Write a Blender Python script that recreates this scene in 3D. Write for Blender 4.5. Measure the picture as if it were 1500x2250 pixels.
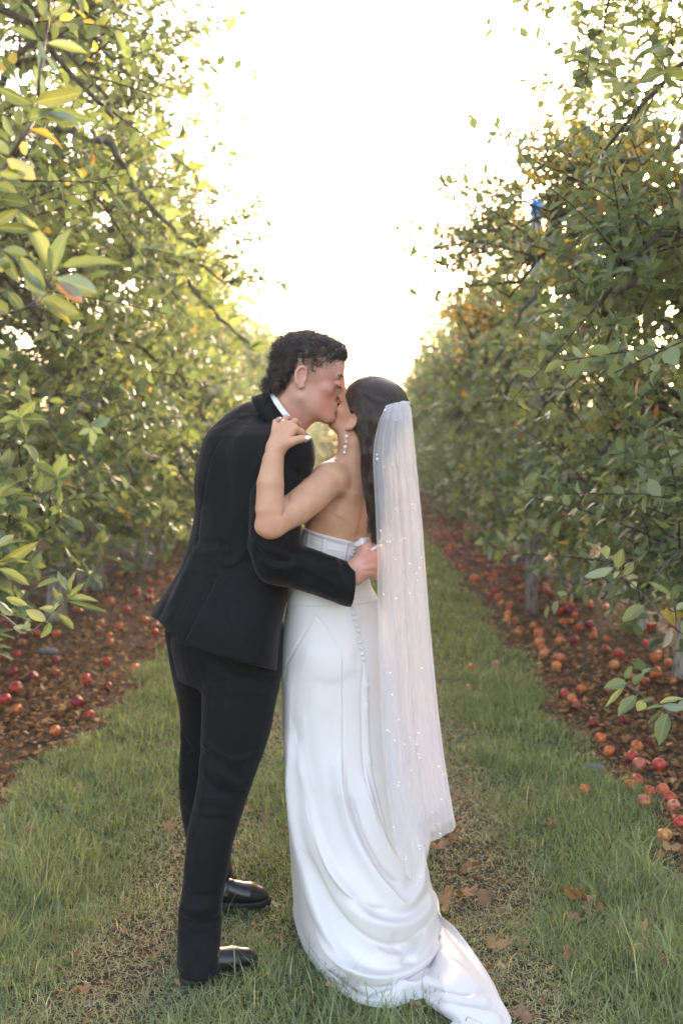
import bpy, math, random
import numpy as np
from mathutils import Vector, Matrix, noise

R = math.radians
scene = bpy.context.scene
for o in list(bpy.data.objects):
    bpy.data.objects.remove(o)

# ------------------------------------------------------------------ camera
CAM = Vector((0.0, 0.0, 1.5))
FPX = 2187.0
cam_d = bpy.data.cameras.new('camera')
cam_d.sensor_fit = 'VERTICAL'
cam_d.sensor_height = 36.0
cam_d.sensor_width = 24.0
cam_d.lens = 35.0
cam_d.clip_start = 0.05
cam_d.clip_end = 900.0
cam_d.dof.use_dof = True
cam_d.dof.focus_distance = 2.95
cam_d.dof.aperture_fstop = 2.6
cam = bpy.data.objects.new('camera', cam_d)
scene.collection.objects.link(cam)
cam.location = CAM
cam.rotation_euler = (R(90 - 3.27), 0, R(1.31))
scene.camera = cam

# ------------------------------------------------------------------ sky, sun, exposure
SUN_EL, SUN_AZ = 13.0, 15.0
world = bpy.data.worlds.new('World')
scene.world = world
world.use_nodes = True
wn = world.node_tree
wn.nodes.clear()
sky = wn.nodes.new('ShaderNodeTexSky')
sky.sky_type = 'NISHITA'
sky.sun_disc = False
sky.sun_elevation = R(SUN_EL)
sky.sun_rotation = R(SUN_AZ)
sky.altitude = 50
sky.air_density = 1.0
sky.dust_density = 3.5
sky.ozone_density = 1.0
bg = wn.nodes.new('ShaderNodeBackground')
bg.inputs['Strength'].default_value = 0.15
wo = wn.nodes.new('ShaderNodeOutputWorld')
wbal = wn.nodes.new('ShaderNodeMix'); wbal.data_type = 'RGBA'; wbal.blend_type = 'MULTIPLY'   # the photograph's warm white balance
wbal.inputs['Factor'].default_value = 1.0
wbal.inputs['B'].default_value = (1.0, 0.845, 0.775, 1)
wn.links.new(sky.outputs[0], wbal.inputs['A'])
wn.links.new(wbal.outputs['Result'], bg.inputs['Color'])
wn.links.new(bg.outputs[0], wo.inputs['Surface'])

sun_d = bpy.data.lights.new('sun', 'SUN')
sun_d.energy = 1.2
sun_d.angle = R(11)
sun_d.color = (1.0, 0.86, 0.66)
sun = bpy.data.objects.new('sun', sun_d)
scene.collection.objects.link(sun)
sdir = Vector((math.sin(R(SUN_AZ)) * math.cos(R(SUN_EL)), math.cos(R(SUN_AZ)) * math.cos(R(SUN_EL)), math.sin(R(SUN_EL))))
sun.rotation_euler = (-sdir).to_track_quat('-Z', 'Y').to_euler()

scene.view_settings.view_transform = 'Standard'
scene.view_settings.look = 'None'
scene.view_settings.exposure = 3.34
scene.view_settings.gamma = 1.0
scene.view_settings.use_curve_mapping = False
scene.render.engine = 'CYCLES'
scene.cycles.max_bounces = 8
scene.cycles.transparent_max_bounces = 16
scene.cycles.use_denoising = True

# ------------------------------------------------------------------ helpers
CAM_M = cam.rotation_euler.to_matrix()
CAM_N = np.array(CAM_M)

def P(px, py, Y):
    """A point at distance Y down the aisle, measured off the photograph."""
    d = CAM_M @ Vector(((px - 750) / FPX, -(py - 1125) / FPX, -1))
    return CAM + d * (Y / d.y)

def G(px, py, z=0.0):
    """The ground point seen at a pixel of the photograph."""
    d = CAM_M @ Vector(((px - 750) / FPX, -(py - 1125) / FPX, -1))
    return CAM + d * ((z - CAM.z) / d.z)

def to_px(V):
    """World points (N,3) to photo pixels (N,2)."""
    L = (V - np.array(CAM)) @ CAM_N
    return np.stack([750 + FPX * L[:, 0] / -L[:, 2], 1125 - FPX * L[:, 1] / -L[:, 2]], 1)

def link(o, parent=None):
    scene.collection.objects.link(o)
    if parent is not None:
        o.parent = parent
    return o

def tag(o, label=None, cat=None, group=None, kind=None):
    if label: o['label'] = label
    if cat: o['category'] = cat
    if group: o['group'] = group
    if kind: o['kind'] = kind
    return o

def empty(name, loc, rz=0.0):
    o = bpy.data.objects.new(name, None)
    o.empty_display_size = 0.1
    o.location = loc
    o.rotation_euler = (0, 0, rz)
    scene.collection.objects.link(o)
    return o

def np_mesh(name, V, F, mats=None, attrs=None, smooth=True):
    """V (n,3), F (m,3 or 4) -> mesh datablock. attrs: dict name -> (n,3) colour per vertex."""
    V = np.asarray(V, np.float32)
    F = np.asarray(F, np.int32)
    me = bpy.data.meshes.new(name)
    k = F.shape[1]
    me.vertices.add(len(V)); me.vertices.foreach_set('co', V.ravel())
    me.loops.add(F.size); me.loops.foreach_set('vertex_index', F.ravel())
    me.polygons.add(len(F))
    me.polygons.foreach_set('loop_start', np.arange(0, F.size, k, dtype=np.int32))
    me.polygons.foreach_set('use_smooth', np.full(len(F), smooth))
    me.update(calc_edges=True)
    for m in (mats or []):
        me.materials.append(m)
    for an, c in (attrs or {}).items():
        a = me.color_attributes.new(an, 'FLOAT_COLOR', 'POINT')
        c4 = np.ones((len(V), 4), np.float32); c4[:, :3] = c
        a.data.foreach_set('color', c4.ravel())
    return me

def obj(name, me, parent=None, loc=None):
    o = bpy.data.objects.new(name, me)
    if loc is not None:
        o.location = loc
    return link(o, parent)

def unit(a):
    return a / np.maximum(np.linalg.norm(a, axis=-1, keepdims=True), 1e-9)

# tubes ---------------------------------------------------------------
class Geo:
    def __init__(s):
        s.V = []; s.F = []; s.C = []; s.n = 0
    def add(s, V, F, C=None):
        V = np.asarray(V, float); F = np.asarray(F)
        s.V.append(V); s.F.append(F + s.n); s.n += len(V)
        s.C.append(np.broadcast_to(np.asarray(C if C is not None else (0.5, 0.5, 0.5), float), (len(V), 3)))
    def tube(s, pts, rad, n=6, C=None):
        pts = np.asarray(pts, float); k = len(pts)
        rad = np.broadcast_to(np.asarray(rad, float), (k,))
        t = unit(np.gradient(pts, axis=0))
        ref = np.array([0.31, 0.17, 0.93]) if abs(t[0, 2]) < 0.9 else np.array([0.97, 0.2, 0.1])
        a = unit(np.cross(t, ref)); b = np.cross(t, a)
        th = np.arange(n) * 2 * np.pi / n
        V = pts[:, None] + rad[:, None, None] * (np.cos(th)[None, :, None] * a[:, None] + np.sin(th)[None, :, None] * b[:, None])
        V = V.reshape(-1, 3)
        i = np.arange(k - 1)[:, None] * n; j = np.arange(n)[None]; j2 = (j + 1) % n
        q = np.stack([i + j, i + j2, i + n + j2, i + n + j], -1).reshape(-1, 4)
        F = np.concatenate([q[:, [0, 1, 2]], q[:, [0, 2, 3]]])
        # end caps as fans on the last ring
        f0 = np.array([[0, m + 1, m] for m in range(1, n - 1)])
        f1 = np.array([[0, m, m + 1] for m in range(1, n - 1)]) + (k - 1) * n
        s.add(V, np.concatenate([F, f0, f1]), C)
    def mesh(s, name, mats, attr=True, smooth=True):
        return np_mesh(name, np.concatenate(s.V), np.concatenate(s.F), mats,
                       {'tint': np.concatenate(s.C)} if attr else None, smooth)

LEAF_V = np.array([  # across (x), along (y), lift (z); midrib sunk, tip bent
    (0, 0, 0), (-0.40, 0.28, .10), (0, 0.30, 0), (0.40, 0.28, .10),
    (-0.42, 0.62, .10), (0, 0.66, 0), (0.42, 0.62, .10), (0, 1.0, 0)], float)
LEAF_F = np.array([(0, 2, 1), (0, 3, 2), (1, 2, 5), (1, 5, 4), (2, 3, 6), (2, 6, 5), (4, 5, 7), (5, 6, 7)])
LEAF_V4 = np.array([(0, 0, 0), (-0.42, .45, .08), (0.42, .45, .08), (0, 1.0, -0.05)], float)
LEAF_F4 = np.array([(0, 3, 1), (0, 2, 3)])

def leaf_batch(base, d, nrm, L, W, curl, tint, lo=False):
    """All leaves as one vertex/face soup: returns V, F, C, and per-leaf matrices inputs."""
    d = unit(d)
    x = unit(np.cross(d, nrm)); n = np.cross(x, d)
    LV, LF = (LEAF_V4, LEAF_F4) if lo else (LEAF_V, LEAF_F)
    y = LV[None, :, 1] * L[:, None]
    z = LV[None, :, 2] * W[:, None] - curl[:, None] * L[:, None] * LV[None, :, 1] ** 2
    xx = LV[None, :, 0] * W[:, None]
    V = base[:, None] + xx[..., None] * x[:, None] + y[..., None] * d[:, None] + z[..., None] * n[:, None]
    k = len(LV)
    F = (LF[None] + (np.arange(len(base)) * k)[:, None, None]).reshape(-1, 3)
    C = np.repeat(tint, k, 0)
    return V.reshape(-1, 3), F, C

def rand_units(rng, n):
    return unit(rng.normal(size=(n, 3)))

# materials -------------------------------------------------------------
def new_mat(name):
    m = bpy.data.materials.new(name); m.use_nodes = True
    nt = m.node_tree; nt.nodes.clear()
    out = nt.nodes.new('ShaderNodeOutputMaterial')
    return m, nt, out

def N(nt, t, **kw):
    n = nt.nodes.new(t)
    for k, v in kw.items():
        if k.startswith('i_'):
            key = k[2:].replace('_', ' ')
            n.inputs[key].default_value = v
        else:
            setattr(n, k, v)
    return n

def ramp(nt, fac, stops, interp='LINEAR'):
    r = nt.nodes.new('ShaderNodeValToRGB')
    r.color_ramp.interpolation = interp
    e = r.color_ramp.elements
    while len(e) > 1: e.remove(e[-1])
    e[0].position = stops[0][0]; e[0].color = (*stops[0][1], 1)
    for p, c in stops[1:]:
        q = e.new(p); q.color = (*c, 1)
    nt.links.new(fac, r.inputs[0])
    return r

def principled(name, col, rough=0.6, bump=None, spec=0.5, sheen=0.0, sss=0.0, metallic=0.0, var=None):
    """Principled material; bump=(scale, strength, detail); var=(scale, amount) for gentle tone variation."""
    m, nt, out = new_mat(name)
    b = N(nt, 'ShaderNodeBsdfPrincipled')
    b.inputs['Base Color'].default_value = (*col, 1)
    b.inputs['Roughness'].default_value = rough
    b.inputs['Specular IOR Level'].default_value = spec
    b.inputs['Metallic'].default_value = metallic
    if sheen:
        b.inputs['Sheen Weight'].default_value = sheen
        b.inputs['Sheen Roughness'].default_value = 0.5
    if sss:
        b.inputs['Subsurface Weight'].default_value = sss
        b.inputs['Subsurface Radius'].default_value = (1.0, 0.35, 0.2)
        b.inputs['Subsurface Scale'].default_value = 0.012
    tc = N(nt, 'ShaderNodeTexCoord')
    if var:
        nz = N(nt, 'ShaderNodeTexNoise'); nz.inputs['Scale'].default_value = var[0]; nz.inputs['Detail'].default_value = 4
        nt.links.new(tc.outputs['Object'], nz.inputs['Vector'])
        mx = N(nt, 'ShaderNodeMix', data_type='RGBA')
        a = var[1]
        mx.inputs['A'].default_value = (col[0] * (1 - a), col[1] * (1 - a), col[2] * (1 - a), 1)
        mx.inputs['B'].default_value = (min(1, col[0] * (1 + a)), min(1, col[1] * (1 + a)), min(1, col[2] * (1 + a)), 1)
        nt.links.new(nz.outputs['Fac'], mx.inputs['Factor'])
        nt.links.new(mx.outputs['Result'], b.inputs['Base Color'])
    if bump:
        nz = N(nt, 'ShaderNodeTexNoise'); nz.inputs['Scale'].default_value = bump[0]; nz.inputs['Detail'].default_value = bump[2]
        nt.links.new(tc.outputs['Object'], nz.inputs['Vector'])
        bp = N(nt, 'ShaderNodeBump'); bp.inputs['Strength'].default_value = bump[1]; bp.inputs['Distance'].default_value = 0.01
        nt.links.new(nz.outputs['Fac'], bp.inputs['Height'])
        nt.links.new(bp.outputs['Normal'], b.inputs['Normal'])
    nt.links.new(b.outputs[0], out.inputs['Surface'])
    return m

def leaf_material(name, stops, under, transl=0.42, rough=0.42, tsat=1.7, spec=0.5, blotch=True, umix=0.6, veins=False):
    """Two-sided leaf: tint.r picks hue, tint.g lightness; paler underside; light shines through."""
    m, nt, out = new_mat(name)
    at = N(nt, 'ShaderNodeAttribute', attribute_name='tint')
    sp = N(nt, 'ShaderNodeSeparateColor')
    nt.links.new(at.outputs['Color'], sp.inputs[0])
    rp = ramp(nt, sp.outputs[0], stops)
    mul = N(nt, 'ShaderNodeMix', data_type='RGBA', blend_type='MULTIPLY'); mul.inputs['Factor'].default_value = 1
    mr = N(nt, 'ShaderNodeMapRange'); mr.inputs['To Min'].default_value = 0.62; mr.inputs['To Max'].default_value = 1.38
    nt.links.new(sp.outputs[1], mr.inputs['Value'])
    nt.links.new(rp.outputs[0], mul.inputs['A']); nt.links.new(mr.outputs[0], mul.inputs['B'])
    colr = mul.outputs['Result']
    if blotch:
        tc = N(nt, 'ShaderNodeTexCoord')
        nz = N(nt, 'ShaderNodeTexNoise'); nz.inputs['Scale'].default_value = 3.2 if veins else 34; nz.inputs['Detail'].default_value = 3
        nt.links.new(tc.outputs['Object'], nz.inputs['Vector'])
        rb = ramp(nt, nz.outputs['Fac'], [(0.66, (0, 0, 0)), (0.74, (1, 1, 1))])
        mb = N(nt, 'ShaderNodeMix', data_type='RGBA')
        mb.inputs['B'].default_value = (0.16, 0.085, 0.03, 1)
        nt.links.new(rb.outputs[0], mb.inputs['Factor']); nt.links.new(colr, mb.inputs['A'])
        colr = mb.outputs['Result']
    vein_h = None
    if veins:   # midrib and side veins in the blade's own coordinates
        sx = N(nt, 'ShaderNodeSeparateXYZ'); nt.links.new(tc.outputs['Object'], sx.inputs[0])
        ab = N(nt, 'ShaderNodeMath', operation='ABSOLUTE'); nt.links.new(sx.outputs[0], ab.inputs[0])
        mid = N(nt, 'ShaderNodeMapRange'); mid.inputs['From Min'].default_value = .010; mid.inputs['From Max'].default_value = .028; mid.inputs['To Min'].default_value = 1; mid.inputs['To Max'].default_value = 0
        nt.links.new(ab.outputs[0], mid.inputs['Value'])
        ma = N(nt, 'ShaderNodeMath', operation='MULTIPLY_ADD'); ma.inputs[1].default_value = -1.1; nt.links.new(ab.outputs[0], ma.inputs[0]); nt.links.new(sx.outputs[1], ma.inputs[2])
        fr = N(nt, 'ShaderNodeMath', operation='PINGPONG'); fr.inputs[1].default_value = .055; nt.links.new(ma.outputs[0], fr.inputs[0])
        sv = N(nt, 'ShaderNodeMapRange'); sv.inputs['From Min'].default_value = 0; sv.inputs['From Max'].default_value = .014; sv.inputs['To Min'].default_value = .55; sv.inputs['To Max'].default_value = 0
        nt.links.new(fr.outputs[0], sv.inputs['Value'])
        mxx = N(nt, 'ShaderNodeMath', operation='MAXIMUM'); nt.links.new(mid.outputs[0], mxx.inputs[0]); nt.links.new(sv.outputs[0], mxx.inputs[1]); vein_h = mxx.outputs[0]
        mv = N(nt, 'ShaderNodeMix', data_type='RGBA'); mv.inputs['B'].default_value = (.34, .38, .20, 1)
        fv = N(nt, 'ShaderNodeMath', operation='MULTIPLY'); fv.inputs[1].default_value = .5; nt.links.new(vein_h, fv.inputs[0]); nt.links.new(fv.outputs[0], mv.inputs['Factor'])
        nt.links.new(colr, mv.inputs['A']); colr = mv.outputs['Result']
    geo = N(nt, 'ShaderNodeNewGeometry')
    mu = N(nt, 'ShaderNodeMix', data_type='RGBA'); mu.inputs['B'].default_value = (*under, 1)
    f = N(nt, 'ShaderNodeMath', operation='MULTIPLY'); f.inputs[1].default_value = umix
    nt.links.new(geo.outputs['Backfacing'], f.inputs[0])
    nt.links.new(f.outputs[0], mu.inputs['Factor']); nt.links.new(colr, mu.inputs['A'])
    b = N(nt, 'ShaderNodeBsdfPrincipled')
    b.inputs['Roughness'].default_value = rough; b.inputs['Specular IOR Level'].default_value = spec
    nt.links.new(mu.outputs['Result'], b.inputs['Base Color'])
    if vein_h is not None:
        bp = N(nt, 'ShaderNodeBump'); bp.inputs['Strength'].default_value = .5; bp.inputs['Distance'].default_value = .02; bp.invert = True
        nt.links.new(vein_h, bp.inputs['Height']); nt.links.new(bp.outputs[0], b.inputs['Normal'])
    tr = N(nt, 'ShaderNodeBsdfTranslucent')
    tm = N(nt, 'ShaderNodeMix', data_type='RGBA', blend_type='MULTIPLY'); tm.inputs['Factor'].default_value = 1
    tm.inputs['B'].default_value = (1.35 * tsat, 1.35 * tsat, 0.62 * tsat, 1)
    nt.links.new(colr, tm.inputs['A']); nt.links.new(tm.outputs['Result'], tr.inputs['Color'])
    ms = N(nt, 'ShaderNodeMixShader'); ms.inputs[0].default_value = transl
    nt.links.new(b.outputs[0], ms.inputs[1]); nt.links.new(tr.outputs[0], ms.inputs[2])
    nt.links.new(ms.outputs[0], out.inputs['Surface'])
    return m

# ================================================================== GROUND
GL, GR = -1.58, 1.20          # the mown strip between the two rows
def hgt(x, y):
    x = np.asarray(x, float); y = np.asarray(y, float)
    return (0.012 * np.sin(1.7 * x + 0.6 * y) * np.cos(1.1 * y - 0.7 * x) + 0.006 * np.sin(5.1 * x + 2.0 * y + 1.3) * np.sin(4.3 * y)
            - 0.018 * np.exp(-((x - 0.36) / 0.17) ** 2) - 0.018 * np.exp(-((x + 0.70) / 0.2) ** 2)
            + 0.05 * np.clip((np.abs(x + 0.2) - 1.6), 0, 0.8))

def edge_noise(y, k):
    return 0.07 * np.sin(2.3 * y + k) + 0.05 * np.sin(5.9 * y + 2.2 * k) + 0.03 * np.sin(13.7 * y + k * 3)

def vnoise(x, y, s, seed=0):
    """smooth pseudo noise 0..1"""
    v = (np.sin(x * s + 1.3 * np.sin(y * s * 0.8 + seed) + seed * 1.7) + np.sin(y * s * 1.1 + 1.7 * np.sin(x * s * 0.7 - seed) + seed)
         + 0.6 * np.sin((x + y) * s * 1.9 + seed * 2.1) + 0.6 * np.sin((x - y) * s * 2.3 - seed))
    return np.clip(0.5 + v / 5.0, 0, 1)

def grass_cover(x, y):
    """0 bare .. 1 lush"""
    inside = np.clip((x - (GL + edge_noise(y, 1.0))) / 0.12, 0, 1) * np.clip(((GR + edge_noise(y, 4.0)) - x) / 0.12, 0, 1)
    t1 = np.exp(-((x - 0.38 - 0.05 * np.sin(y * 0.9)) / 0.17) ** 2)
    t2 = np.exp(-((x + 0.68 + 0.06 * np.sin(y * 0.7 + 1)) / 0.22) ** 2)
    bare = np.clip(1.25 * t1 * (0.35 + 0.9 * vnoise(x, y, 3.1, 2)) + 1.1 * t2 * (0.25 + 0.9 * vnoise(x, y, 3.7, 5)), 0, 1)
    bare *= np.clip(1.6 - y / 7.0, 0.35, 1)
    bare = np.maximum(bare, 1.1 * np.exp(-((x - .40) / .20) ** 2 - ((y - 3.25) / .65) ** 2) * (.55 + .6 * vnoise(x, y, 6.3, 9)))
    bare = np.maximum(bare, .9 * np.exp(-((x + .62) / .24) ** 2 - ((y - 3.0) / .8) ** 2) * (.45 + .7 * vnoise(x, y, 6.3, 12)))
    return inside * np.clip(1 - 1.05 * bare, 0.05, 1)

def build_ground():
    xs = np.concatenate([np.linspace(-300, -8, 14)[:-1], np.linspace(-8, 8, 201), np.linspace(8, 300, 14)[1:]])
    ys = np.concatenate([np.linspace(-60, 1.0, 12)[:-1], np.linspace(1.0, 22, 260), np.linspace(22, 600, 40)[1:]])
    X, Y = np.meshgrid(xs, ys)
    Z = hgt(X, Y) * (np.abs(X) < 9)
    near = (np.abs(X) < 4) & (Y < 22)
    Z = Z + near * 0.005 * (vnoise(X, Y, 17, 3) - 0.5)
    V = np.stack([X, Y, Z], -1).reshape(-1, 3)
    nx = len(xs); i = np.arange(len(ys) - 1)[:, None] * nx + np.arange(nx - 1)[None]
    F = np.stack([i, i + 1, i + nx + 1, i + nx], -1).reshape(-1, 4)
    cov = grass_cover(V[:, 0], V[:, 1])
    m, nt, out = new_mat('soil_and_turf')
    at = N(nt, 'ShaderNodeAttribute', attribute_name='cover')
    sp = N(nt, 'ShaderNodeSeparateColor'); nt.links.new(at.outputs['Color'], sp.inputs[0])
    tc = N(nt, 'ShaderNodeTexCoord')
    n1 = N(nt, 'ShaderNodeTexNoise'); n1.inputs['Scale'].default_value = 9; n1.inputs['Detail'].default_value = 9
    n2 = N(nt, 'ShaderNodeTexNoise'); n2.inputs['Scale'].default_value = 60; n2.inputs['Detail'].default_value = 6
    n3 = N(nt, 'ShaderNodeTexVoronoi'); n3.inputs['Scale'].default_value = 32
    for n in (n1, n2, n3): nt.links.new(tc.outputs['Object'], n.inputs['Vector'])
    soil = ramp(nt, n2.outputs['Fac'], [(0.3, (0.026, 0.019, 0.014)), (0.55, (0.065, 0.048, 0.035)), (0.75, (0.20, 0.155, 0.115))])
    lit = ramp(nt, n3.outputs['Color'], [(0.1, (0.028, 0.019, 0.013)), (0.45, (0.07, 0.044, 0.026)), (0.8, (0.19, 0.115, 0.06))])
    mx = N(nt, 'ShaderNodeMix', data_type='RGBA')
    r1 = ramp(nt, n1.outputs['Fac'], [(0.42, (0, 0, 0)), (0.6, (1, 1, 1))])
    nt.links.new(r1.outputs[0], mx.inputs['Factor']); nt.links.new(soil.outputs[0], mx.inputs['A']); nt.links.new(lit.outputs[0], mx.inputs['B'])
    turf = ramp(nt, n2.outputs['Fac'], [(0.3, (0.035, 0.042, 0.018)), (0.6, (0.085, 0.095, 0.04)), (0.8, (0.17, 0.15, 0.08))])
    mg = N(nt, 'ShaderNodeMix', data_type='RGBA')
    nt.links.new(sp.outputs[0], mg.inputs['Factor'])
    nt.links.new(mx.outputs['Result'], mg.inputs['A']); nt.links.new(turf.outputs[0], mg.inputs['B'])
    b = N(nt, 'ShaderNodeBsdfPrincipled'); b.inputs['Roughness'].default_value = 0.95; b.inputs['Specular IOR Level'].default_value = 0.15
    bp = N(nt, 'ShaderNodeBump'); bp.inputs['Strength'].default_value = 0.9; bp.inputs['Distance'].default_value = 0.02
    nt.links.new(n2.outputs['Fac'], bp.inputs['Height']); nt.links.new(bp.outputs[0], b.inputs['Normal'])
    nt.links.new(mg.outputs['Result'], b.inputs['Base Color']); nt.links.new(b.outputs[0], out.inputs['Surface'])
    o = obj('ground', np_mesh('ground', V, F, [m], {'cover': np.stack([cov] * 3, 1)}))
    o['kind'] = 'structure'
build_ground()

# ------------------------------------------------------------------ grass
GOWN = [(668, 2000), (690, 2090), (722, 2140), (765, 2172), (810, 2192), (860, 2198), (902, 2188), (945, 2180), (985, 2215), (1012, 2246), (1062, 2262), (1104, 2240), (1086, 2200), (1056, 2150), (1008, 2098), (965, 2050), (945, 1990), (870, 1955), (700, 1955)]
def under_gown(x, y):
    """where the gown lies, the blades are pressed flat"""
    Q = np.array([tuple(G(*q))[:2] for q in GOWN]); ins = np.zeros(len(x), bool); j = len(Q) - 1
    for i in range(len(Q)):
        xi, yi, xj, yj = Q[i, 0], Q[i, 1], Q[j, 0], Q[j, 1]
        ins ^= ((yi > y) != (yj > y)) & (x < (xj - xi) * (y - yi) / (yj - yi + 1e-12) + xi)
        j = i
    return ins
def build_grass():
    rng = np.random.default_rng(7)
    m = leaf_material('grass_blade', [(0.0, (0.135, 0.185, 0.060)), (0.35, (0.215, 0.265, 0.090)), (0.6, (0.33, 0.33, 0.15)),
                                      (0.78, (0.46, 0.39, 0.24)), (1.0, (0.58, 0.48, 0.36))], (0.27, 0.30, 0.16), transl=0.3, rough=0.55, tsat=1.2, spec=0.25, blotch=False)
    parts = []
    bands = [(2.3, 3.4, 24000, 0.0014), (3.4, 4.8, 15000, 0.0018), (4.8, 7.0, 7000, 0.0026), (7.0, 11.0, 3000, 0.0040), (11, 18, 1200, 0.0065), (18, 40, 330, 0.012)]
    VV, FF, CC = [], [], []; base_i = 0
    for y0, y1, dens, wid in bands:
        x0, x1 = GL - 0.2, GR + 0.2
        n = int(dens * (x1 - x0) * (y1 - y0))
        x = rng.uniform(x0, x1, n); y = rng.uniform(y0, y1, n)
        # keep what the lens can see, with a margin
        px = 800 + x / y * FPX
        keep = (px > -260) & (px < 1760)
        c = grass_cover(x, y)
        clump = vnoise(x, y, 21, 1)
        keep &= rng.random(n) < np.clip(c * (0.35 + 0.9 * clump) + 0.10 * (c > 0.02), 0, 1)
        keep &= ~(under_gown(x, y) & (rng.random(n) < .97))
        x, y, c = x[keep], y[keep], c[keep]; n = len(x)
        dry = np.clip(1.0 - c + 0.35 * (vnoise(x, y, 4.3, 8) - 0.55), 0, 1)
        lush = vnoise(x, y, 2.1, 3)
        h = (0.020 + 0.026 * c * (0.4 + lush)) * rng.gamma(9, 1 / 9, n) * (1.12 + 0.9 * (vnoise(x, y, 9, 4) - 0.5) + .5 * (vnoise(x, y, 3.3, 17) - .5))
        h *= np.where(rng.random(n) < 0.05, 2.0, 1.0) * (1 + .7 * np.clip((-x - .75) / .3, 0, 1) * np.clip((3.9 - y) / .6, 0, 1) + .35 * np.clip((x - .6) / .3, 0, 1) * np.clip((5 - y), 0, 1))
        a = rng.uniform(0, 2 * np.pi, n); lean = 0.25 + rng.beta(2, 2, n) * (0.85 + 0.7 * dry)
        hd = np.stack([np.cos(a), np.sin(a), np.zeros(n)], 1)
        side = np.stack([-np.sin(a + rng.normal(0, .5, n)), np.cos(a), np.zeros(n)], 1)
        side = unit(side)
        b0 = np.stack([x, y, hgt(x, y) - 0.004], 1)
        w = wid * rng.uniform(0.7, 1.5, n)
        up = np.array([0, 0, 1.0])
        L1 = h * 0.45; L2 = h
        p1 = b0 + up * (L1 * np.cos(lean * .5))[:, None] + hd * (L1 * np.sin(lean * .5))[:, None]
        p2 = b0 + up * (L2 * np.cos(lean))[:, None] + hd * (L2 * np.sin(lean) * 1.15)[:, None]
        p2[:, 2] = np.maximum(p2[:, 2], b0[:, 2] + 0.006)
        V = np.stack([b0 - side * w[:, None], b0 + side * w[:, None], p1 - side * (w * .8)[:, None], p1 + side * (w * .8)[:, None], p2], 1)
        F = np.array([(0, 1, 3), (0, 3, 2), (2, 3, 4)])[None] + (np.arange(n) * 5)[:, None, None] + base_i
        base_i += n * 5
        hue = np.clip(rng.beta(2, 4, n) * 0.75 + 0.6 * dry * (rng.random(n) < 0.3 + 0.7 * dry) + .4 * (rng.random(n) < .10 + .22 * vnoise(x, y, 5.2, 14)) - 0.04 * lush + .10 * (vnoise(x, y, 1.7, 21) - .4), 0, 1)
        tint = np.stack([hue, rng.random(n), np.zeros(n)], 1)
        VV.append(V.reshape(-1, 3)); FF.append(F.reshape(-1, 3)); CC.append(np.repeat(tint, 5, 0))
    # flattened straw lying over the worn tracks and thinly everywhere
    for n, sx in ((24000, 0), (14000, 1)):
        if sx: x = rng.uniform(GL, GR, n); y = 2.3 + 5.5 * rng.random(n) ** 1.5
        else: x = np.where(rng.random(n) < .5, rng.normal(.38, .19, n), rng.normal(-.68, .25, n)); y = 2.3 + 5.5 * rng.random(n) ** 1.6
        x = x.astype(float); b0 = np.stack([x, y, hgt(x, y) + rng.uniform(.002, .016, n)], 1)
        a = rng.uniform(0, 2 * np.pi, n); L = rng.uniform(.015, .055, n)
        d = np.stack([np.cos(a), np.sin(a), rng.normal(.06, .16, n)], 1); s_ = np.stack([-np.sin(a), np.cos(a), np.zeros(n)], 1); w = rng.uniform(.0006, .0013, n)
        p1 = b0 + d * (L * .5)[:, None] + np.array([0, 0, .004]); p2 = b0 + d * L[:, None] + s_ * (L * rng.normal(0, .15, n))[:, None]
        V = np.stack([b0 - s_ * w[:, None], b0 + s_ * w[:, None], p1 - s_ * w[:, None], p1 + s_ * w[:, None], p2], 1)
        F = np.array([(0, 1, 3), (0, 3, 2), (2, 3, 4)])[None] + (np.arange(n) * 5)[:, None, None] + base_i
        base_i += n * 5
        tint = np.stack([rng.uniform(.62, 1, n), rng.random(n), np.zeros(n)], 1)
        VV.append(V.reshape(-1, 3)); FF.append(F.reshape(-1, 3)); CC.append(np.repeat(tint, 5, 0))
    me = np_mesh('grass', np.concatenate(VV), np.concatenate(FF), [m], {'tint': np.concatenate(CC)})
    o = obj('grass', me); tag(o, 'mown green grass strip with dry wheel tracks between the tree rows', 'grass', kind='stuff')
    print('grass tris', len(me.polygons))
build_grass()

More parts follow.
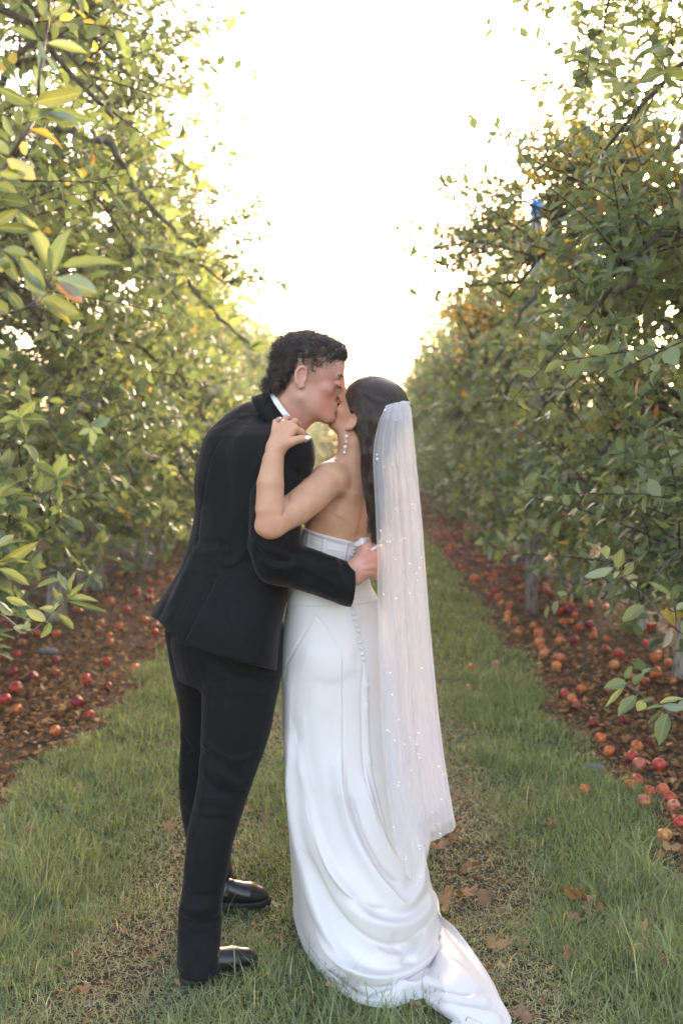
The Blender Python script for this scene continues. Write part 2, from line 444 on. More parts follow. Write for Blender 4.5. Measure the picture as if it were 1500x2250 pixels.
# ------------------------------------------------------------------ leaf litter
LITTER_STOPS = [(0.0, (0.07, 0.035, 0.02)), (0.3, (0.18, 0.082, 0.036)), (0.5, (0.31, 0.15, 0.065)), (0.7, (0.42, 0.22, 0.09)), (0.86, (0.54, 0.36, 0.17)), (1.0, (0.6, 0.42, 0.12))]
litter_mat = leaf_material('dead_leaf', LITTER_STOPS, (0.30, 0.19, 0.11), transl=0.12, rough=0.7, tsat=0.8, spec=0.2, blotch=False)
def build_litter():
    rng = np.random.default_rng(11)
    VV, FF, CC = [], [], []; k = 0
    spec = [(3.4, 7.5, 1350, .046), (7.5, 13, 560, .05), (13, 24, 200, .075), (24, 50, 60, .12)]
    for side in (-1, 1):
        for y0, y1, dens, sz in spec:
            xa, xb = (GL - 2.6, GL + 0.18) if side < 0 else (GR - 0.18, GR + 2.4)
            n = int(dens * (xb - xa) * (y1 - y0))
            x = rng.uniform(xa, xb, n); y = rng.uniform(y0, y1, n)
            px = 800 + x / y * FPX
            kp = (px > -200) & (px < 1700)
            dens_f = 0.35 + 0.9 * vnoise(x, y, 2.6, 6 + side)
            e = (GL + edge_noise(y, 1.0)) - x if side < 0 else x - (GR + edge_noise(y, 4.0))
            dens_f = dens_f * np.clip(0.12 + 1.9 * np.exp(-np.abs(e - 0.15) / 0.35) + 0.45, 0, 1.2) * np.clip(e / 0.1 + 1.0, 0.04, 1)
            kp &= rng.random(n) < dens_f
            x, y = x[kp], y[kp]; n = len(x)
            b = np.stack([x, y, hgt(x, y) + rng.uniform(0.001, 0.022, n)], 1)
            a = rng.uniform(0, 2 * np.pi, n)
            d = np.stack([np.cos(a), np.sin(a), rng.normal(0, .28, n)], 1)
            nr = unit(np.stack([rng.normal(0, .35, n), rng.normal(0, .35, n), np.ones(n)], 1))
            L = sz * rng.uniform(.5, 1.25, n)
            hue = np.clip(rng.beta(2.2, 2.6, n) * 0.85 + 0.2 * (rng.random(n) < .12), 0, 1)
            V, F, C = leaf_batch(b, d, nr, L, L * rng.uniform(.35, .75, n), rng.normal(0, .25, n), np.stack([hue, rng.random(n), a * 0], 1))
            VV.append(V); FF.append(F + k); CC.append(C); k += len(V)
    # a thin scatter over the worn tracks in the grass
    n = 1500
    x = np.concatenate([rng.normal(.40, .16, n // 2), rng.normal(-.66, .22, n // 2)]); y = rng.uniform(2.5, 7, n)
    b = np.stack([x, y, hgt(x, y) + rng.uniform(0.004, 0.02, n)], 1); a = rng.uniform(0, 6.28, n)
    d = np.stack([np.cos(a), np.sin(a), rng.normal(0, .3, n)], 1); nr = unit(np.stack([rng.normal(0, .5, n), rng.normal(0, .5, n), np.ones(n)], 1))
    L = rng.uniform(.008, .03, n)
    V, F, C = leaf_batch(b, d, nr, L, L * .6, rng.normal(0, .4, n), np.stack([rng.beta(2, 3, n), rng.random(n), a * 0], 1))
    VV.append(V); FF.append(F + k); CC.append(C)
    o = obj('leaf_litter', np_mesh('leaf_litter', np.concatenate(VV), np.concatenate(FF), [litter_mat], {'tint': np.concatenate(CC)}))
    tag(o, 'brown and orange fallen leaves covering the soil under the trees', 'leaf litter', kind='stuff')
build_litter()

# ------------------------------------------------------------------ trees
LEAF_STOPS = [(0.0, (0.070, 0.104, 0.060)), (0.3, (0.122, 0.162, 0.082)), (0.6, (0.190, 0.222, 0.105)), (0.78, (0.29, 0.30, 0.13)),
              (0.9, (0.44, 0.32, 0.06)), (0.96, (0.44, 0.18, 0.05)), (1.0, (0.30, 0.09, 0.05))]
leaf_mat = leaf_material('apple_leaf', LEAF_STOPS, (0.38, 0.42, 0.31), transl=0.42, rough=0.42, tsat=1.1, spec=0.4, umix=.75)
near_leaf_mat = leaf_material('veined_apple_leaf', LEAF_STOPS, (0.40, 0.44, 0.33), transl=0.40, rough=0.45, tsat=1.1, spec=0.4, umix=.8, veins=True)

def bark_material():
    m, nt, out = new_mat('bark')
    at = N(nt, 'ShaderNodeAttribute', attribute_name='tint')
    sp = N(nt, 'ShaderNodeSeparateColor'); nt.links.new(at.outputs['Color'], sp.inputs[0])
    tc = N(nt, 'ShaderNodeTexCoord')
    mp = N(nt, 'ShaderNodeMapping'); mp.inputs['Scale'].default_value = (1, 1, 0.3)
    nz = N(nt, 'ShaderNodeTexNoise'); nz.inputs['Scale'].default_value = 40; nz.inputs['Detail'].default_value = 8
    nt.links.new(tc.outputs['Object'], mp.inputs[0]); nt.links.new(mp.outputs[0], nz.inputs['Vector'])
    br = ramp(nt, nz.outputs['Fac'], [(0.3, (0.035, 0.026, 0.02)), (0.55, (0.085, 0.066, 0.052)), (0.75, (0.19, 0.16, 0.135))])
    wh = ramp(nt, nz.outputs['Fac'], [(0.3, (0.16, 0.145, 0.13)), (0.5, (0.40, 0.38, 0.36)), (0.7, (0.58, 0.56, 0.54))])
    mx = N(nt, 'ShaderNodeMix', data_type='RGBA')
    nt.links.new(sp.outputs[0], mx.inputs['Factor']); nt.links.new(br.outputs[0], mx.inputs['A']); nt.links.new(wh.outputs[0], mx.inputs['B'])
    b = N(nt, 'ShaderNodeBsdfPrincipled'); b.inputs['Roughness'].default_value = 0.85; b.inputs['Specular IOR Level'].default_value = 0.2
    bp = N(nt, 'ShaderNodeBump'); bp.inputs['Strength'].default_value = 0.8; bp.inputs['Distance'].default_value = 0.01
    nt.links.new(nz.outputs['Fac'], bp.inputs['Height']); nt.links.new(bp.outputs[0], b.inputs['Normal'])
    nt.links.new(mx.outputs['Result'], b.inputs['Base Color']); nt.links.new(b.outputs[0], out.inputs['Surface'])
    return m
bark = bark_material()

PZ = np.array([0.0, 0.45, 0.8, 1.3, 2.2, 3.2, 4.0, 4.6, 5.1, 5.5])
PW = np.array([0.0, 0.75, 1.0, 1.15, 1.20, 1.18, 1.10, 0.85, 0.45, 0.1])

def tree_data(seed, nleaf, lo=False, wood_lo=False):
    """Trunk, limbs and leaves of one apple tree about 5.4 m tall, trunk at the origin."""
    rng = np.random.default_rng(seed)
    tg, bg_ = Geo(), Geo()
    H = 4.9
    k = 12
    tz = np.linspace(-0.05, H, k)
    tx = np.cumsum(rng.normal(0, .035, k)); ty = np.cumsum(rng.normal(0, .035, k)); tx -= tx[0]; ty -= ty[0]
    tp = np.stack([tx, ty, tz], 1)
    tr = np.interp(tz, [0, .15, 1, 3, H], [.085, .062, .052, .034, .008])
    tg.tube(tp, tr, 10)
    if seed % 2:   # second stem from the ground, as an old orchard tree often has
        q = tp[:6].copy(); q[:, 0] += np.array([.16, .15, .13, .09, .04, 0]); q[:, 1] -= np.array([.10, .1, .08, .06, .02, 0])
        tg.tube(q, tr[:6] * .75, 8)
    bases, dirs, nrms = [], [], []
    limbs = []
    nl = 10 if wood_lo else 17
    for i in range(nl):
        z0 = rng.uniform(.75, 4.2); az = rng.choice([0, math.pi]) + rng.normal(0, .95)
        reach = np.interp(z0 + .35, PZ, PW) * rng.uniform(.8, 1.05)
        m = 8; t = np.linspace(0, 1, m)
        rise = rng.uniform(.35, .75) * (1 if z0 < 3.6 else .6)
        c = np.array([np.interp(z0, tz, tx), np.interp(z0, tz, ty), z0])
        droop = rng.uniform(.25, .8)
        r = t * reach
        pts = np.stack([c[0] + r * math.cos(az), c[1] + r * math.sin(az) * .95, z0 + rise * np.sin(t * 2.2) - droop * t ** 2.5], 1)
        pts[1:] += rng.normal(0, .025, (m - 1, 3))
        bg_.tube(pts, np.linspace(.030, .007, m) * rng.uniform(.8, 1.1), 5 if wood_lo else 7, (0.08, .5, .5))
        limbs.append(pts)
    # shoots
    ns = 0 if lo else 330
    high = sorted(limbs, key=lambda q: -q[-1, 2])[:6]
    for i in range(ns):
        tall = i >= 220
        lp = (high if tall else limbs)[rng.integers(len(high) if tall else len(limbs))]; u = rng.uniform(.25, 1) * (len(lp) - 1); j = min(int(u), len(lp) - 2)
        b = lp[j] + (lp[j + 1] - lp[j]) * (u - j)
        out = unit(np.array([b[0], b[1] * .6, 0.0001]))
        d = unit(out * rng.uniform(0, .9) + np.array([0, 0, rng.uniform(-.15, 1.3)]) + rng.normal(0, .35, 3))
        L = rng.uniform(.22, .62) if not tall else rng.uniform(.45, 1.0); m = 5; t = np.linspace(0, 1, m)
        pts = b + d * (t * L)[:, None] + np.array([0, 0, -.12]) * (t ** 2 * L)[:, None] + out * (t ** 2 * L * .15)[:, None]
        bg_.tube(pts, np.linspace(.0060, .0028, m), 3, (0.02, .5, .5))
        nn = int(L / .026)
        tt = np.linspace(.1, 1, nn)
        pb = np.stack([np.interp(tt, t, pts[:, q]) for q in range(3)], 1)
        ph = np.arange(nn) * 2.4 + rng.uniform(0, 6)
        a = unit(np.cross(d, [.3, .2, .9])); bb = np.cross(d, a)
        rad = np.cos(ph)[:, None] * a + np.sin(ph)[:, None] * bb
        dd = unit(rad + d * .55 + rng.normal(0, .18, (nn, 3)) - np.array([0, 0, .15]))
        bases.append(pb); dirs.append(dd); nrms.append(unit(d[None] * .9 - rad * .3 + np.array([0, 0, .6]) + rng.normal(0, .25, (nn, 3))))
    have = sum(len(x) for x in bases)
    rest = max(nleaf - have, 0)
    # leafy clumps through the crown's volume, most of them near its skin
    ncl = 190
    cz = rng.uniform(.65, 5.2, ncl); cz[: ncl // 5] = rng.uniform(.65, 1.6, ncl // 5)
    ca = rng.uniform(0, 2 * np.pi, ncl); cr = np.sqrt(rng.uniform(.12, 1, ncl)) * np.interp(cz, PZ, PW)
    cc = np.stack([cr * np.cos(ca), cr * np.sin(ca) * 1.02, cz], 1)
    per = 6; nr_ = rest // per
    pw_ = np.where(cz > 3.3, .42, 1.0) * rng.uniform(.5, 1.5, ncl); ci = rng.choice(ncl, nr_, p=pw_ / pw_.sum())
    p = cc[ci] + rng.normal(0, 1, (nr_, 3)) * rng.uniform(.08, .22, ncl)[ci][:, None]
    p[:, 2] = np.clip(p[:, 2], .44 + .16 * rng.random(nr_), 5.6)
    wmax = np.interp(p[:, 2], PZ, PW) * 1.12 + .05
    rr = np.hypot(p[:, 0], p[:, 1]); f = np.minimum(1, wmax / np.maximum(rr, 1e-3)); p[:, :2] *= f[:, None]
    axis = unit(unit(p * [1, 1, 0] + 1e-4) * .7 + np.array([0, 0, .5]) + rng.normal(0, .5, (nr_, 3)))
    if not lo:
        for q in range(0, nr_, 2):
            bg_.tube(np.stack([p[q] - axis[q] * .10 - [0, 0, .02], p[q]]), [.0035, .0022], 3, (0.02, .5, .5))
    ph = np.arange(per) * 2 * np.pi / per
    a = unit(np.cross(axis, [.2, .5, .83])); b = np.cross(axis, a)
    th = ph[None] + rng.uniform(0, 6, (nr_, 1))
    rad = np.cos(th)[..., None] * a[:, None] + np.sin(th)[..., None] * b[:, None]
    dd = unit(rad + axis[:, None] * rng.uniform(.0, .8, (nr_, per, 1)) + rng.normal(0, .22, (nr_, per, 3)) - np.array([0, 0, .12]))
    nn = unit(axis[:, None] - rad * .25 + np.array([0, 0, .55]) + rng.normal(0, .25, (nr_, per, 3)))
    bases.append((p[:, None] + rad * .006).reshape(-1, 3)); dirs.append(dd.reshape(-1, 3)); nrms.append(nn.reshape(-1, 3))
    B = np.concatenate(bases); D = np.concatenate(dirs); NN = np.concatenate(nrms); n = len(B)
    L = (.078 if not lo else .105) * rng.uniform(.6, 1.25, n)
    W = L * rng.uniform(.46, .66, n) * (1.25 if lo else 1)
    hue = np.clip(rng.beta(2.3, 3, n) * .72 + .10 * (B[:, 2] / 5.5) + .16 * (vnoise(B[:, 0] + seed, B[:, 2], 2.4, seed) - .5), 0, .84)
    yel = rng.random(n) < .010 + .04 * (vnoise(B[:, 1] * 1.3 + seed, B[:, 2] * 1.2, 2.1, seed + 3) > .74)
    hue = np.where(yel, rng.uniform(.83, .965, n), hue)
    tint = np.stack([hue, rng.random(n), rng.random(n)], 1)
    return dict(nl=nl, trunk=tg, branches=bg_, B=B, D=D, N=NN, L=L, W=W, curl=rng.uniform(.0, .32, n), tint=tint)

def leaf_soup(td, sel=None, lo=False):
    s = slice(None) if sel is None else sel
    return leaf_batch(td['B'][s], td['D'][s], td['N'][s], td['L'][s], td['W'][s], td['curl'][s], td['tint'][s], lo)

def trunk_tint(g):
    for V, i in zip(g.V, range(len(g.V))):
        w = np.clip(1.75 - V[:, 2] * 1.2, .12, 1)
        g.C[i] = np.stack([w, w * 0 + .5, w * 0 + .5], 1)

# unit leaf meshes for the leaves that are objects of their own (hue steps x shapes)
LEAF_MESH = {}
def leaf_mesh(hue_step, shape):
    key = (hue_step, shape)
    if key not in LEAF_MESH:
        r = np.random.default_rng(hue_step * 7 + shape)
        curl = np.array([.05 + .12 * shape])
        # finer blade: 5 stations, wavy edge, pointed tip, short stalk
        ts = np.array([0, .08, .2, .34, .48, .62, .76, .88, 1.0]); ws = np.array([.02, .22, .38, .48, .5, .46, .36, .22, .01]) * (1 + r.normal(0, .035, 9))
        V = []
        for t, w in zip(ts, ws):
            zz = -curl[0] * t * t
            V += [(-w, t - .012, zz + w * .22 + r.normal(0, .022)), (-w * .5, t, zz + w * .07), (0, t, zz), (w * .5, t, zz + w * .07), (w * (1 + r.normal(0, .05)), t - .012, zz + w * .22 + r.normal(0, .022))]
        V = np.array(V); V[:, 0] *= .58
        F = []
        for i in range(len(ts) - 1):
            for j in range(4):
                a = i * 5 + j; F.append((a, a + 1, a + 6, a + 5))
        st = np.array([(-.012, -.28, .05), (.012, -.28, .05), (.012, .02, 0), (-.012, .02, 0)])
        F.append(tuple(len(V) + q for q in range(4))); V = np.concatenate([V, st])
        h = [0.08, 0.22, 0.36, 0.5, 0.62, 0.74, 0.85, 0.93, 0.99][hue_step]
        tint = np.tile([h, [.2, .5, .8][shape % 3], .5], (len(V), 1))
        LEAF_MESH[key] = np_mesh('leaf', V, np.array(F), [near_leaf_mat], {'tint': tint})
    return LEAF_MESH[key]

def leaf_object(parent, base, d, nrm, L, W, tint, name='leaf'):
    d = Vector(d).normalized(); x = d.cross(Vector(nrm)).normalized(); n = x.cross(d)
    hs = int(np.argmin(np.abs(np.array([0.08, 0.22, 0.36, 0.5, 0.62, 0.74, 0.85, 0.93, 0.99]) - tint[0])))
    o = bpy.data.objects.new(name, leaf_mesh(hs, int(tint[1] * 2.99)))
    k = W / .58
    M = Matrix(((x[0] * k, d[0] * L, n[0] * L, base[0]), (x[1] * k, d[1] * L, n[1] * L, base[1]), (x[2] * k, d[2] * L, n[2] * L, base[2]), (0, 0, 0, 1)))
    link(o, parent)
    o.matrix_world = parent_world(parent) @ M if False else M
    o.matrix_parent_inverse = Matrix.Identity(4)
    o.matrix_basis = M
    return o

def parent_world(o):
    M = Matrix.Translation(o.location) @ o.rotation_euler.to_matrix().to_4x4() @ Matrix.Diagonal((*o.scale, 1))
    return M if o.parent is None else parent_world(o.parent) @ M

# yellow and orange leaf patches, mostly sun glow put into the hue: (px, py, distance, radius m, hue range, share)
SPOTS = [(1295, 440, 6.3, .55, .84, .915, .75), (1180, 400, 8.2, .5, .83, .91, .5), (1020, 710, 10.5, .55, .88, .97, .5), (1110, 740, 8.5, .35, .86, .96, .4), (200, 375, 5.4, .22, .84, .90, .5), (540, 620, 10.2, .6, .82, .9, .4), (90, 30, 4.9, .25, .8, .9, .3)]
def near_tree(seed, x, y, rz, sc, label, group, nleaf=17000, nobj=280, hue_shift=0.0):
    td = tree_data(seed, nleaf)
    td['tint'][:, 0] = np.clip(td['tint'][:, 0] + hue_shift, 0, 1)
    root = empty('apple_tree', (x, y, float(hgt(x, y))), rz); root.scale = sc
    tag(root, label, 'tree', group)
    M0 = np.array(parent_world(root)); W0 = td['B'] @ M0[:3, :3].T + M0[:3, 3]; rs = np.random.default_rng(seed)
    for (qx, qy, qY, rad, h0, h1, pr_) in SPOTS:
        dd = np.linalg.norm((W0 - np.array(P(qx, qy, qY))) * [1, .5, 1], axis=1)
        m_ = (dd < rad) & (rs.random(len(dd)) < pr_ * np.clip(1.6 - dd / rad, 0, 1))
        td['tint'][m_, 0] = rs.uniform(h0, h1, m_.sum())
    trunk_tint(td['trunk'])
    obj('trunk', td['trunk'].mesh('trunk', [bark]), root)
    bg_ = td['branches']; nl = td['nl']
    for V_, F_, C_ in zip(bg_.V[:nl], bg_.F[:nl], bg_.C[:nl]):
        obj('limb', np_mesh('limb', V_, F_ - F_.min(), [bark], {'tint': C_}), root)
    tw = Geo()
    for V_, F_, C_ in zip(bg_.V[nl:], bg_.F[nl:], bg_.C[nl:]): tw.add(V_, F_ - F_.min(), C_)
    obj('twigs', tw.mesh('twigs', [bark]), root)['kind'] = 'stuff'
    M = np.array(parent_world(root))
    Wp = td['B'] @ M[:3, :3].T + M[:3, 3]
    pix = to_px(Wp)
    dist = np.linalg.norm(Wp - np.array(CAM), axis=1)
    vis = (pix[:, 0] > -10) & (pix[:, 0] < 1510) & (pix[:, 1] > -10) & (pix[:, 1] < 2250) & (Wp[:, 1] > .5)
    score = np.where(vis, dist + 0.0, 1e6 + dist)
    order = np.argsort(score)
    take = order[:nobj][score[order[:nobj]] < 1e5]
    # an opening in the leaves where the post shows
    gap = (Wp[:, 1] < 9.9) & (pix[:, 0] > 1142) & (pix[:, 0] < 1204) & (pix[:, 1] > 408) & (pix[:, 1] < 515)
    take = [i for i in take if not gap[i]]
    rest = ~gap; rest[take] = False
    V, F, C = leaf_soup(td, rest)
    cr = obj('crown', np_mesh('crown', V, F, [leaf_mat], {'tint': C}), root); cr['kind'] = 'stuff'
    for i in take:
        leaf_object(root, td['B'][i], td['D'][i], td['N'][i], td['L'][i], td['W'][i] * .95, td['tint'][i])
    return root

FAR = []
def far_variant(seed, nleaf, lo):
    td = tree_data(seed, nleaf, lo, wood_lo=True); trunk_tint(td['trunk'])
    V, F, C = leaf_soup(td, None, lo)
    return (td['trunk'].mesh('trunk', [bark]), td['branches'].mesh('branches', [bark]), np_mesh('crown', V, F, [leaf_mat], {'tint': C}))

SP = 1.95
XL, XR = -2.8, 2.25
rngt = np.random.default_rng(5)
GLN, GRN = 'apple trees in the left row', 'apple trees in the right row'
SCL = (1.16, 1.0, 1.0)
LY = [2.8 + SP * i for i in range(38)]
RY = [2.6 + 1.9 * i for i in range(39)]
near_l = {
 0: ('apple tree nearest on the left, its leafy shoots crossing the picture edge', 101),
 1: ('tall apple tree at the left edge behind the closest leafy shoots', 102),
 2: ('green apple tree left of the man with dark arching limbs', 103),
 3: ('apple tree left of the man, the next one beyond the tree with dark arching limbs', 104),
 4: ('apple tree left of the man with a pale trunk showing above the fallen apples', 105)}
near_r = {
 0: ('apple tree nearest the camera on the right, bare-stemmed sprigs hanging over apples', 201),
 1: ('apple tree at the right edge with a drooping limb at the top corner', 202),
 2: ('apple tree at the right edge with yellow leaves and pale knotted limbs', 203),
 3: ('apple tree right of the veil with two whitish stems above a red apple pile', 204),
 4: ('apple tree right of the veil with one slim pale trunk behind the drooping branch', 205)}
TREES = {}
for i, (lab, sd) in near_l.items():
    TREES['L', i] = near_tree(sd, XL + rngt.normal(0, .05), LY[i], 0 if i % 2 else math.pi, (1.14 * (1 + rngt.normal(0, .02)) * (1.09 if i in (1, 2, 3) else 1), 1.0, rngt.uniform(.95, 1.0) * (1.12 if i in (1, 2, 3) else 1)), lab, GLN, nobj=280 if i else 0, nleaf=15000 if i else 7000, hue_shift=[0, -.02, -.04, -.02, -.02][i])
for i, (lab, sd) in near_r.items():
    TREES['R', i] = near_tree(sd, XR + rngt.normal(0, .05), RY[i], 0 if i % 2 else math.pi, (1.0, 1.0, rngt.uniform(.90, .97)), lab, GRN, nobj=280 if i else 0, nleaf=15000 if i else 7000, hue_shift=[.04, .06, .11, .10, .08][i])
mid = [far_variant(s, 15000, False) for s in (301, 302, 303)]
low = [far_variant(s, 7500, True) for s in (401, 402, 403)]
def far_tree(x, y, kind, label, group, sc):
    root = empty('apple_tree', (x, y, float(hgt(x, y)) if abs(x) < 9 else 0), rngt.choice([0, math.pi]) + rngt.normal(0, .1)); root.scale = sc
    tag(root, label, 'tree', group)
    v = (mid if kind == 0 else low)[rngt.integers(3)]
    obj('trunk', v[0], root); obj('branches', v[1], root)['kind'] = 'stuff'
    c = obj('crown', v[2], root); c['kind'] = 'stuff'
for i in range(5, 20):
    far_tree(XL + rngt.normal(0, .08), LY[i], 0 if LY[i] < 24 else 1, 'green apple tree receding down the left row behind the couple', GLN, (1.14 * rngt.uniform(.94, 1.06), 1.0, rngt.uniform(.88, 1.04)))
for i in range(5, 21):
    far_tree(XR + rngt.normal(0, .08), RY[i], 0 if RY[i] < 24 else 1, 'green apple tree receding down the right row beyond the veil', GRN, (rngt.uniform(.94, 1.08), 1.0, rngt.uniform(.86, 1.0)))
for sx in (-7.3, 6.8):
    for i in range(17):
        y = 5.0 + 2.4 * i
        far_tree(sx + rngt.normal(0, .1), y, 1, 'apple tree of the next row glimpsed through the %s row' % ('left' if sx < 0 else 'right'), 'apple trees of the rows behind', (1.05, 1.15, rngt.uniform(.60, .72)))
for i in range(11):
    far_tree(-4.2 + .8 * i, (42.5, 46.0)[i % 2] + rngt.normal(0, .4), 0, 'distant apple tree closing the far end of the grass aisle', 'apple trees at the end of the aisle', (1.1, 1.1, .98 if i % 2 else .9))

# ------------------------------------------------------------------ evening air
def haze(density):
    bpy.ops.mesh.primitive_cube_add(size=1, location=(0, 22, 2.6))
    o = bpy.context.object; o.name = 'haze'; o.scale = (40, 56, 7.4); o['kind'] = 'stuff'
    m, nt, out = new_mat('haze')
    v = N(nt, 'ShaderNodeVolumePrincipled'); v.inputs['Density'].default_value = density
    v.inputs['Color'].default_value = (1.0, .97, .92, 1); v.inputs['Anisotropy'].default_value = 0.35
    nt.links.new(v.outputs[0], out.inputs['Volume'])
    o.data.materials.append(m)
haze(0.0022)

# ================================================================== FIGURES: solid modelling kit
from mathutils.bvhtree import BVHTree

def smooth_rows(rows, n=12):
    """Catmull-Rom refinement of a table whose first column is monotone."""
    A = np.array(rows, float); out = []
    for i in range(len(A) - 1):
        p0 = A[max(i - 1, 0)]; p1 = A[i]; p2 = A[i + 1]; p3 = A[min(i + 2, len(A) - 1)]
        for t in np.linspace(0, 1, n, endpoint=False):
            v = 0.5 * ((2 * p1) + (-p0 + p2) * t + (2 * p0 - 5 * p1 + 4 * p2 - p3) * t * t + (-p0 + 3 * p1 - 3 * p2 + p3) * t ** 3)
            v[0] = p1[0] + (p2[0] - p1[0]) * t
            out.append(v)
    out.append(A[-1]); return np.array(out)

class Solid:
    def __init__(s, lo, hi, h):
        s.lo = np.array(lo, float); s.h = h
        s.n = np.ceil((np.array(hi) - s.lo) / h).astype(int) + 1
        s.d = np.full(tuple(s.n), 0.5, np.float32)
    def sub(s, lo, hi):
        a = np.clip(np.floor((np.array(lo) - s.lo) / s.h).astype(int), 0, s.n)
        b = np.clip(np.ceil((np.array(hi) - s.lo) / s.h).astype(int) + 1, 0, s.n)
        if (b <= a).any(): return None, None
        ax = [(s.lo[i] + s.h * np.arange(a[i], b[i])).astype(np.float32) for i in range(3)]
        return tuple(slice(a[i], b[i]) for i in range(3)), (ax[0][:, None, None], ax[1][None, :, None], ax[2][None, None, :])
    def put(s, sl, d, k, op):
        o = s.d[sl]
        if op == 'add':
            if k > 0:
                h = np.maximum(k - np.abs(o - d), 0) / k; s.d[sl] = np.minimum(o, d) - h * h * k * .25
            else: s.d[sl] = np.minimum(o, d)
        elif op == 'cut':
            d = -d
            if k > 0:
                h = np.maximum(k - np.abs(o - d), 0) / k; s.d[sl] = np.maximum(o, d) + h * h * k * .25
            else: s.d[sl] = np.maximum(o, d)
    def cone(s, p1, p2, r1, r2, k=.02, op='add', flat=None):
        p1 = np.array(p1, float); p2 = np.array(p2, float)
        m = max(r1, r2) * (1 if flat is None else max(1, 1 / flat[1])) + k + 2 * s.h
        sl, (X, Y, Z) = s.sub(np.minimum(p1, p2) - m, np.maximum(p1, p2) + m)
        if sl is None: return
        v = p2 - p1; L2 = max(float(v @ v), 1e-9)
        wx, wy, wz = X - p1[0], Y - p1[1], Z - p1[2]
        t = np.clip((wx * v[0] + wy * v[1] + wz * v[2]) / L2, 0, 1)
        wx = wx - t * v[0]; wy = wy - t * v[1]; wz = wz - t * v[2]
        if flat is not None:
            n, f = np.array(flat[0], float), flat[1]; n = n / np.linalg.norm(n)
            a = (wx * n[0] + wy * n[1] + wz * n[2]) * (f - 1)
            wx = wx + a * n[0]; wy = wy + a * n[1]; wz = wz + a * n[2]
        d = np.sqrt(wx * wx + wy * wy + wz * wz) - (r1 + (r2 - r1) * t)
        s.put(sl, d, k, op)
    def chain(s, pts, rad, k=.02, flat=None):
        # one distance for the whole limb, so the joints do not swell, then blended in once
        Q = np.array([list(q) for q in pts], float); m = max(rad) * (1 if flat is None else max(1, 1 / flat[1])) + k + 2 * s.h
        sl, (X, Y, Z) = s.sub(Q.min(0) - m, Q.max(0) + m)
        if sl is None: return
        full = s.d; s.d = np.full(full[sl].shape, 0.5, np.float32)
        lo, n = s.lo, s.n; s.lo = np.array([X.flat[0], Y.flat[0], Z.flat[0]], float); s.n = np.array(s.d.shape)
        for i in range(len(pts) - 1):
            s.cone(pts[i], pts[i + 1], rad[i], rad[i + 1], .003, 'add', flat)
        d = s.d; s.d, s.lo, s.n = full, lo, n
        s.put(sl, d, k, 'add')
    def ell(s, c, A, r, k=.02, op='add'):
        """A: 3x3 rows = local axes in world."""
        c = np.array(c, float); A = np.array(A, float); r = np.array(r, float)
        m = float(max(r)) + k + 2 * s.h
        sl, (X, Y, Z) = s.sub(c - m, c + m)
        if sl is None: return
        wx, wy, wz = X - c[0], Y - c[1], Z - c[2]
        q = [wx * A[i, 0] + wy * A[i, 1] + wz * A[i, 2] for i in range(3)]
        k0 = np.sqrt(sum((q[i] / r[i]) ** 2 for i in range(3)))
        k1 = np.sqrt(sum((q[i] / r[i] ** 2) ** 2 for i in range(3)))
        s.put(sl, k0 * (k0 - 1) / np.maximum(k1, 1e-6), k, op)
    def stack(s, rows, k=.02, op='add', power=2.0):
        """rows: (z, cx, cy, w, t, phi) half-width w across, half-depth t along facing phi (radians)."""
        rr = smooth_rows(sorted(rows, key=lambda q: q[0]))
        z0, z1 = rr[0, 0], rr[-1, 0]
        m = rr[:, 3:5].max() + k + 2 * s.h
        sl, (X, Y, Z) = s.sub((rr[:, 1].min() - m, rr[:, 2].min() - m, z0 - k - .01), (rr[:, 1].max() + m, rr[:, 2].max() + m, z1 + k + .01))
        g = [np.interp(Z.ravel(), rr[:, 0], rr[:, j]).astype(np.float32)[None, None, :] for j in range(1, 6)]
        cx, cy, w, t, ph = g
        dx, dy = X - cx, Y - cy
        f = dx * np.cos(ph) + dy * np.sin(ph); a = -dx * np.sin(ph) + dy * np.cos(ph)
        if power == 2.0:
            k0 = np.sqrt((f / t) ** 2 + (a / w) ** 2); k1 = np.sqrt((f / t ** 2) ** 2 + (a / w ** 2) ** 2)
            d = k0 * (k0 - 1) / np.maximum(k1, 1e-6)
        else:
            k0 = (np.abs(f / t) ** power + np.abs(a / w) ** power) ** (1 / power)
            d = (k0 - 1) * np.minimum(w, t)
        d = np.maximum(d, np.maximum(z0 - Z, Z - z1))
        s.put(sl, d, k, op)
    def keep(s, fn):
        """intersect with the half space fn(X,Y,Z) < 0"""
        sl, (X, Y, Z) = s.sub(s.lo, s.lo + s.n * s.h)
        s.d[sl] = np.maximum(s.d[sl], fn(X, Y, Z))
    def polys(s):
        d = s.d; h = s.h
        d[0], d[-1], d[:, 0], d[:, -1], d[:, :, 0], d[:, :, -1] = .01, .01, .01, .01, .01, .01
        sg = d < 0
        n = np.array(d.shape) - 1
        cnt = np.zeros(tuple(n), np.uint8)
        for i in (0, 1):
            for j in (0, 1):
                for k in (0, 1):
                    cnt += sg[i:i + n[0], j:j + n[1], k:k + n[2]]
        ci = np.argwhere((cnt > 0) & (cnt < 8)); del cnt
        corners = [(i, j, k) for i in (0, 1) for j in (0, 1) for k in (0, 1)]
        val = {c: d[ci[:, 0] + c[0], ci[:, 1] + c[1], ci[:, 2] + c[2]] for c in corners}
        acc = np.zeros((len(ci), 3)); num = np.zeros(len(ci))
        for a in corners:
            for ax in range(3):
                if a[ax]: continue
                b = list(a); b[ax] = 1; b = tuple(b)
                va, vb = val[a], val[b]; x = (va < 0) != (vb < 0)
                t = np.where(x, va / np.where(x, va - vb, 1), 0)
                p = np.tile(np.array(a, float), (len(ci), 1)); p[:, ax] += t
                acc += p * x[:, None]; num += x
        V = s.lo + h * (ci + acc / num[:, None])
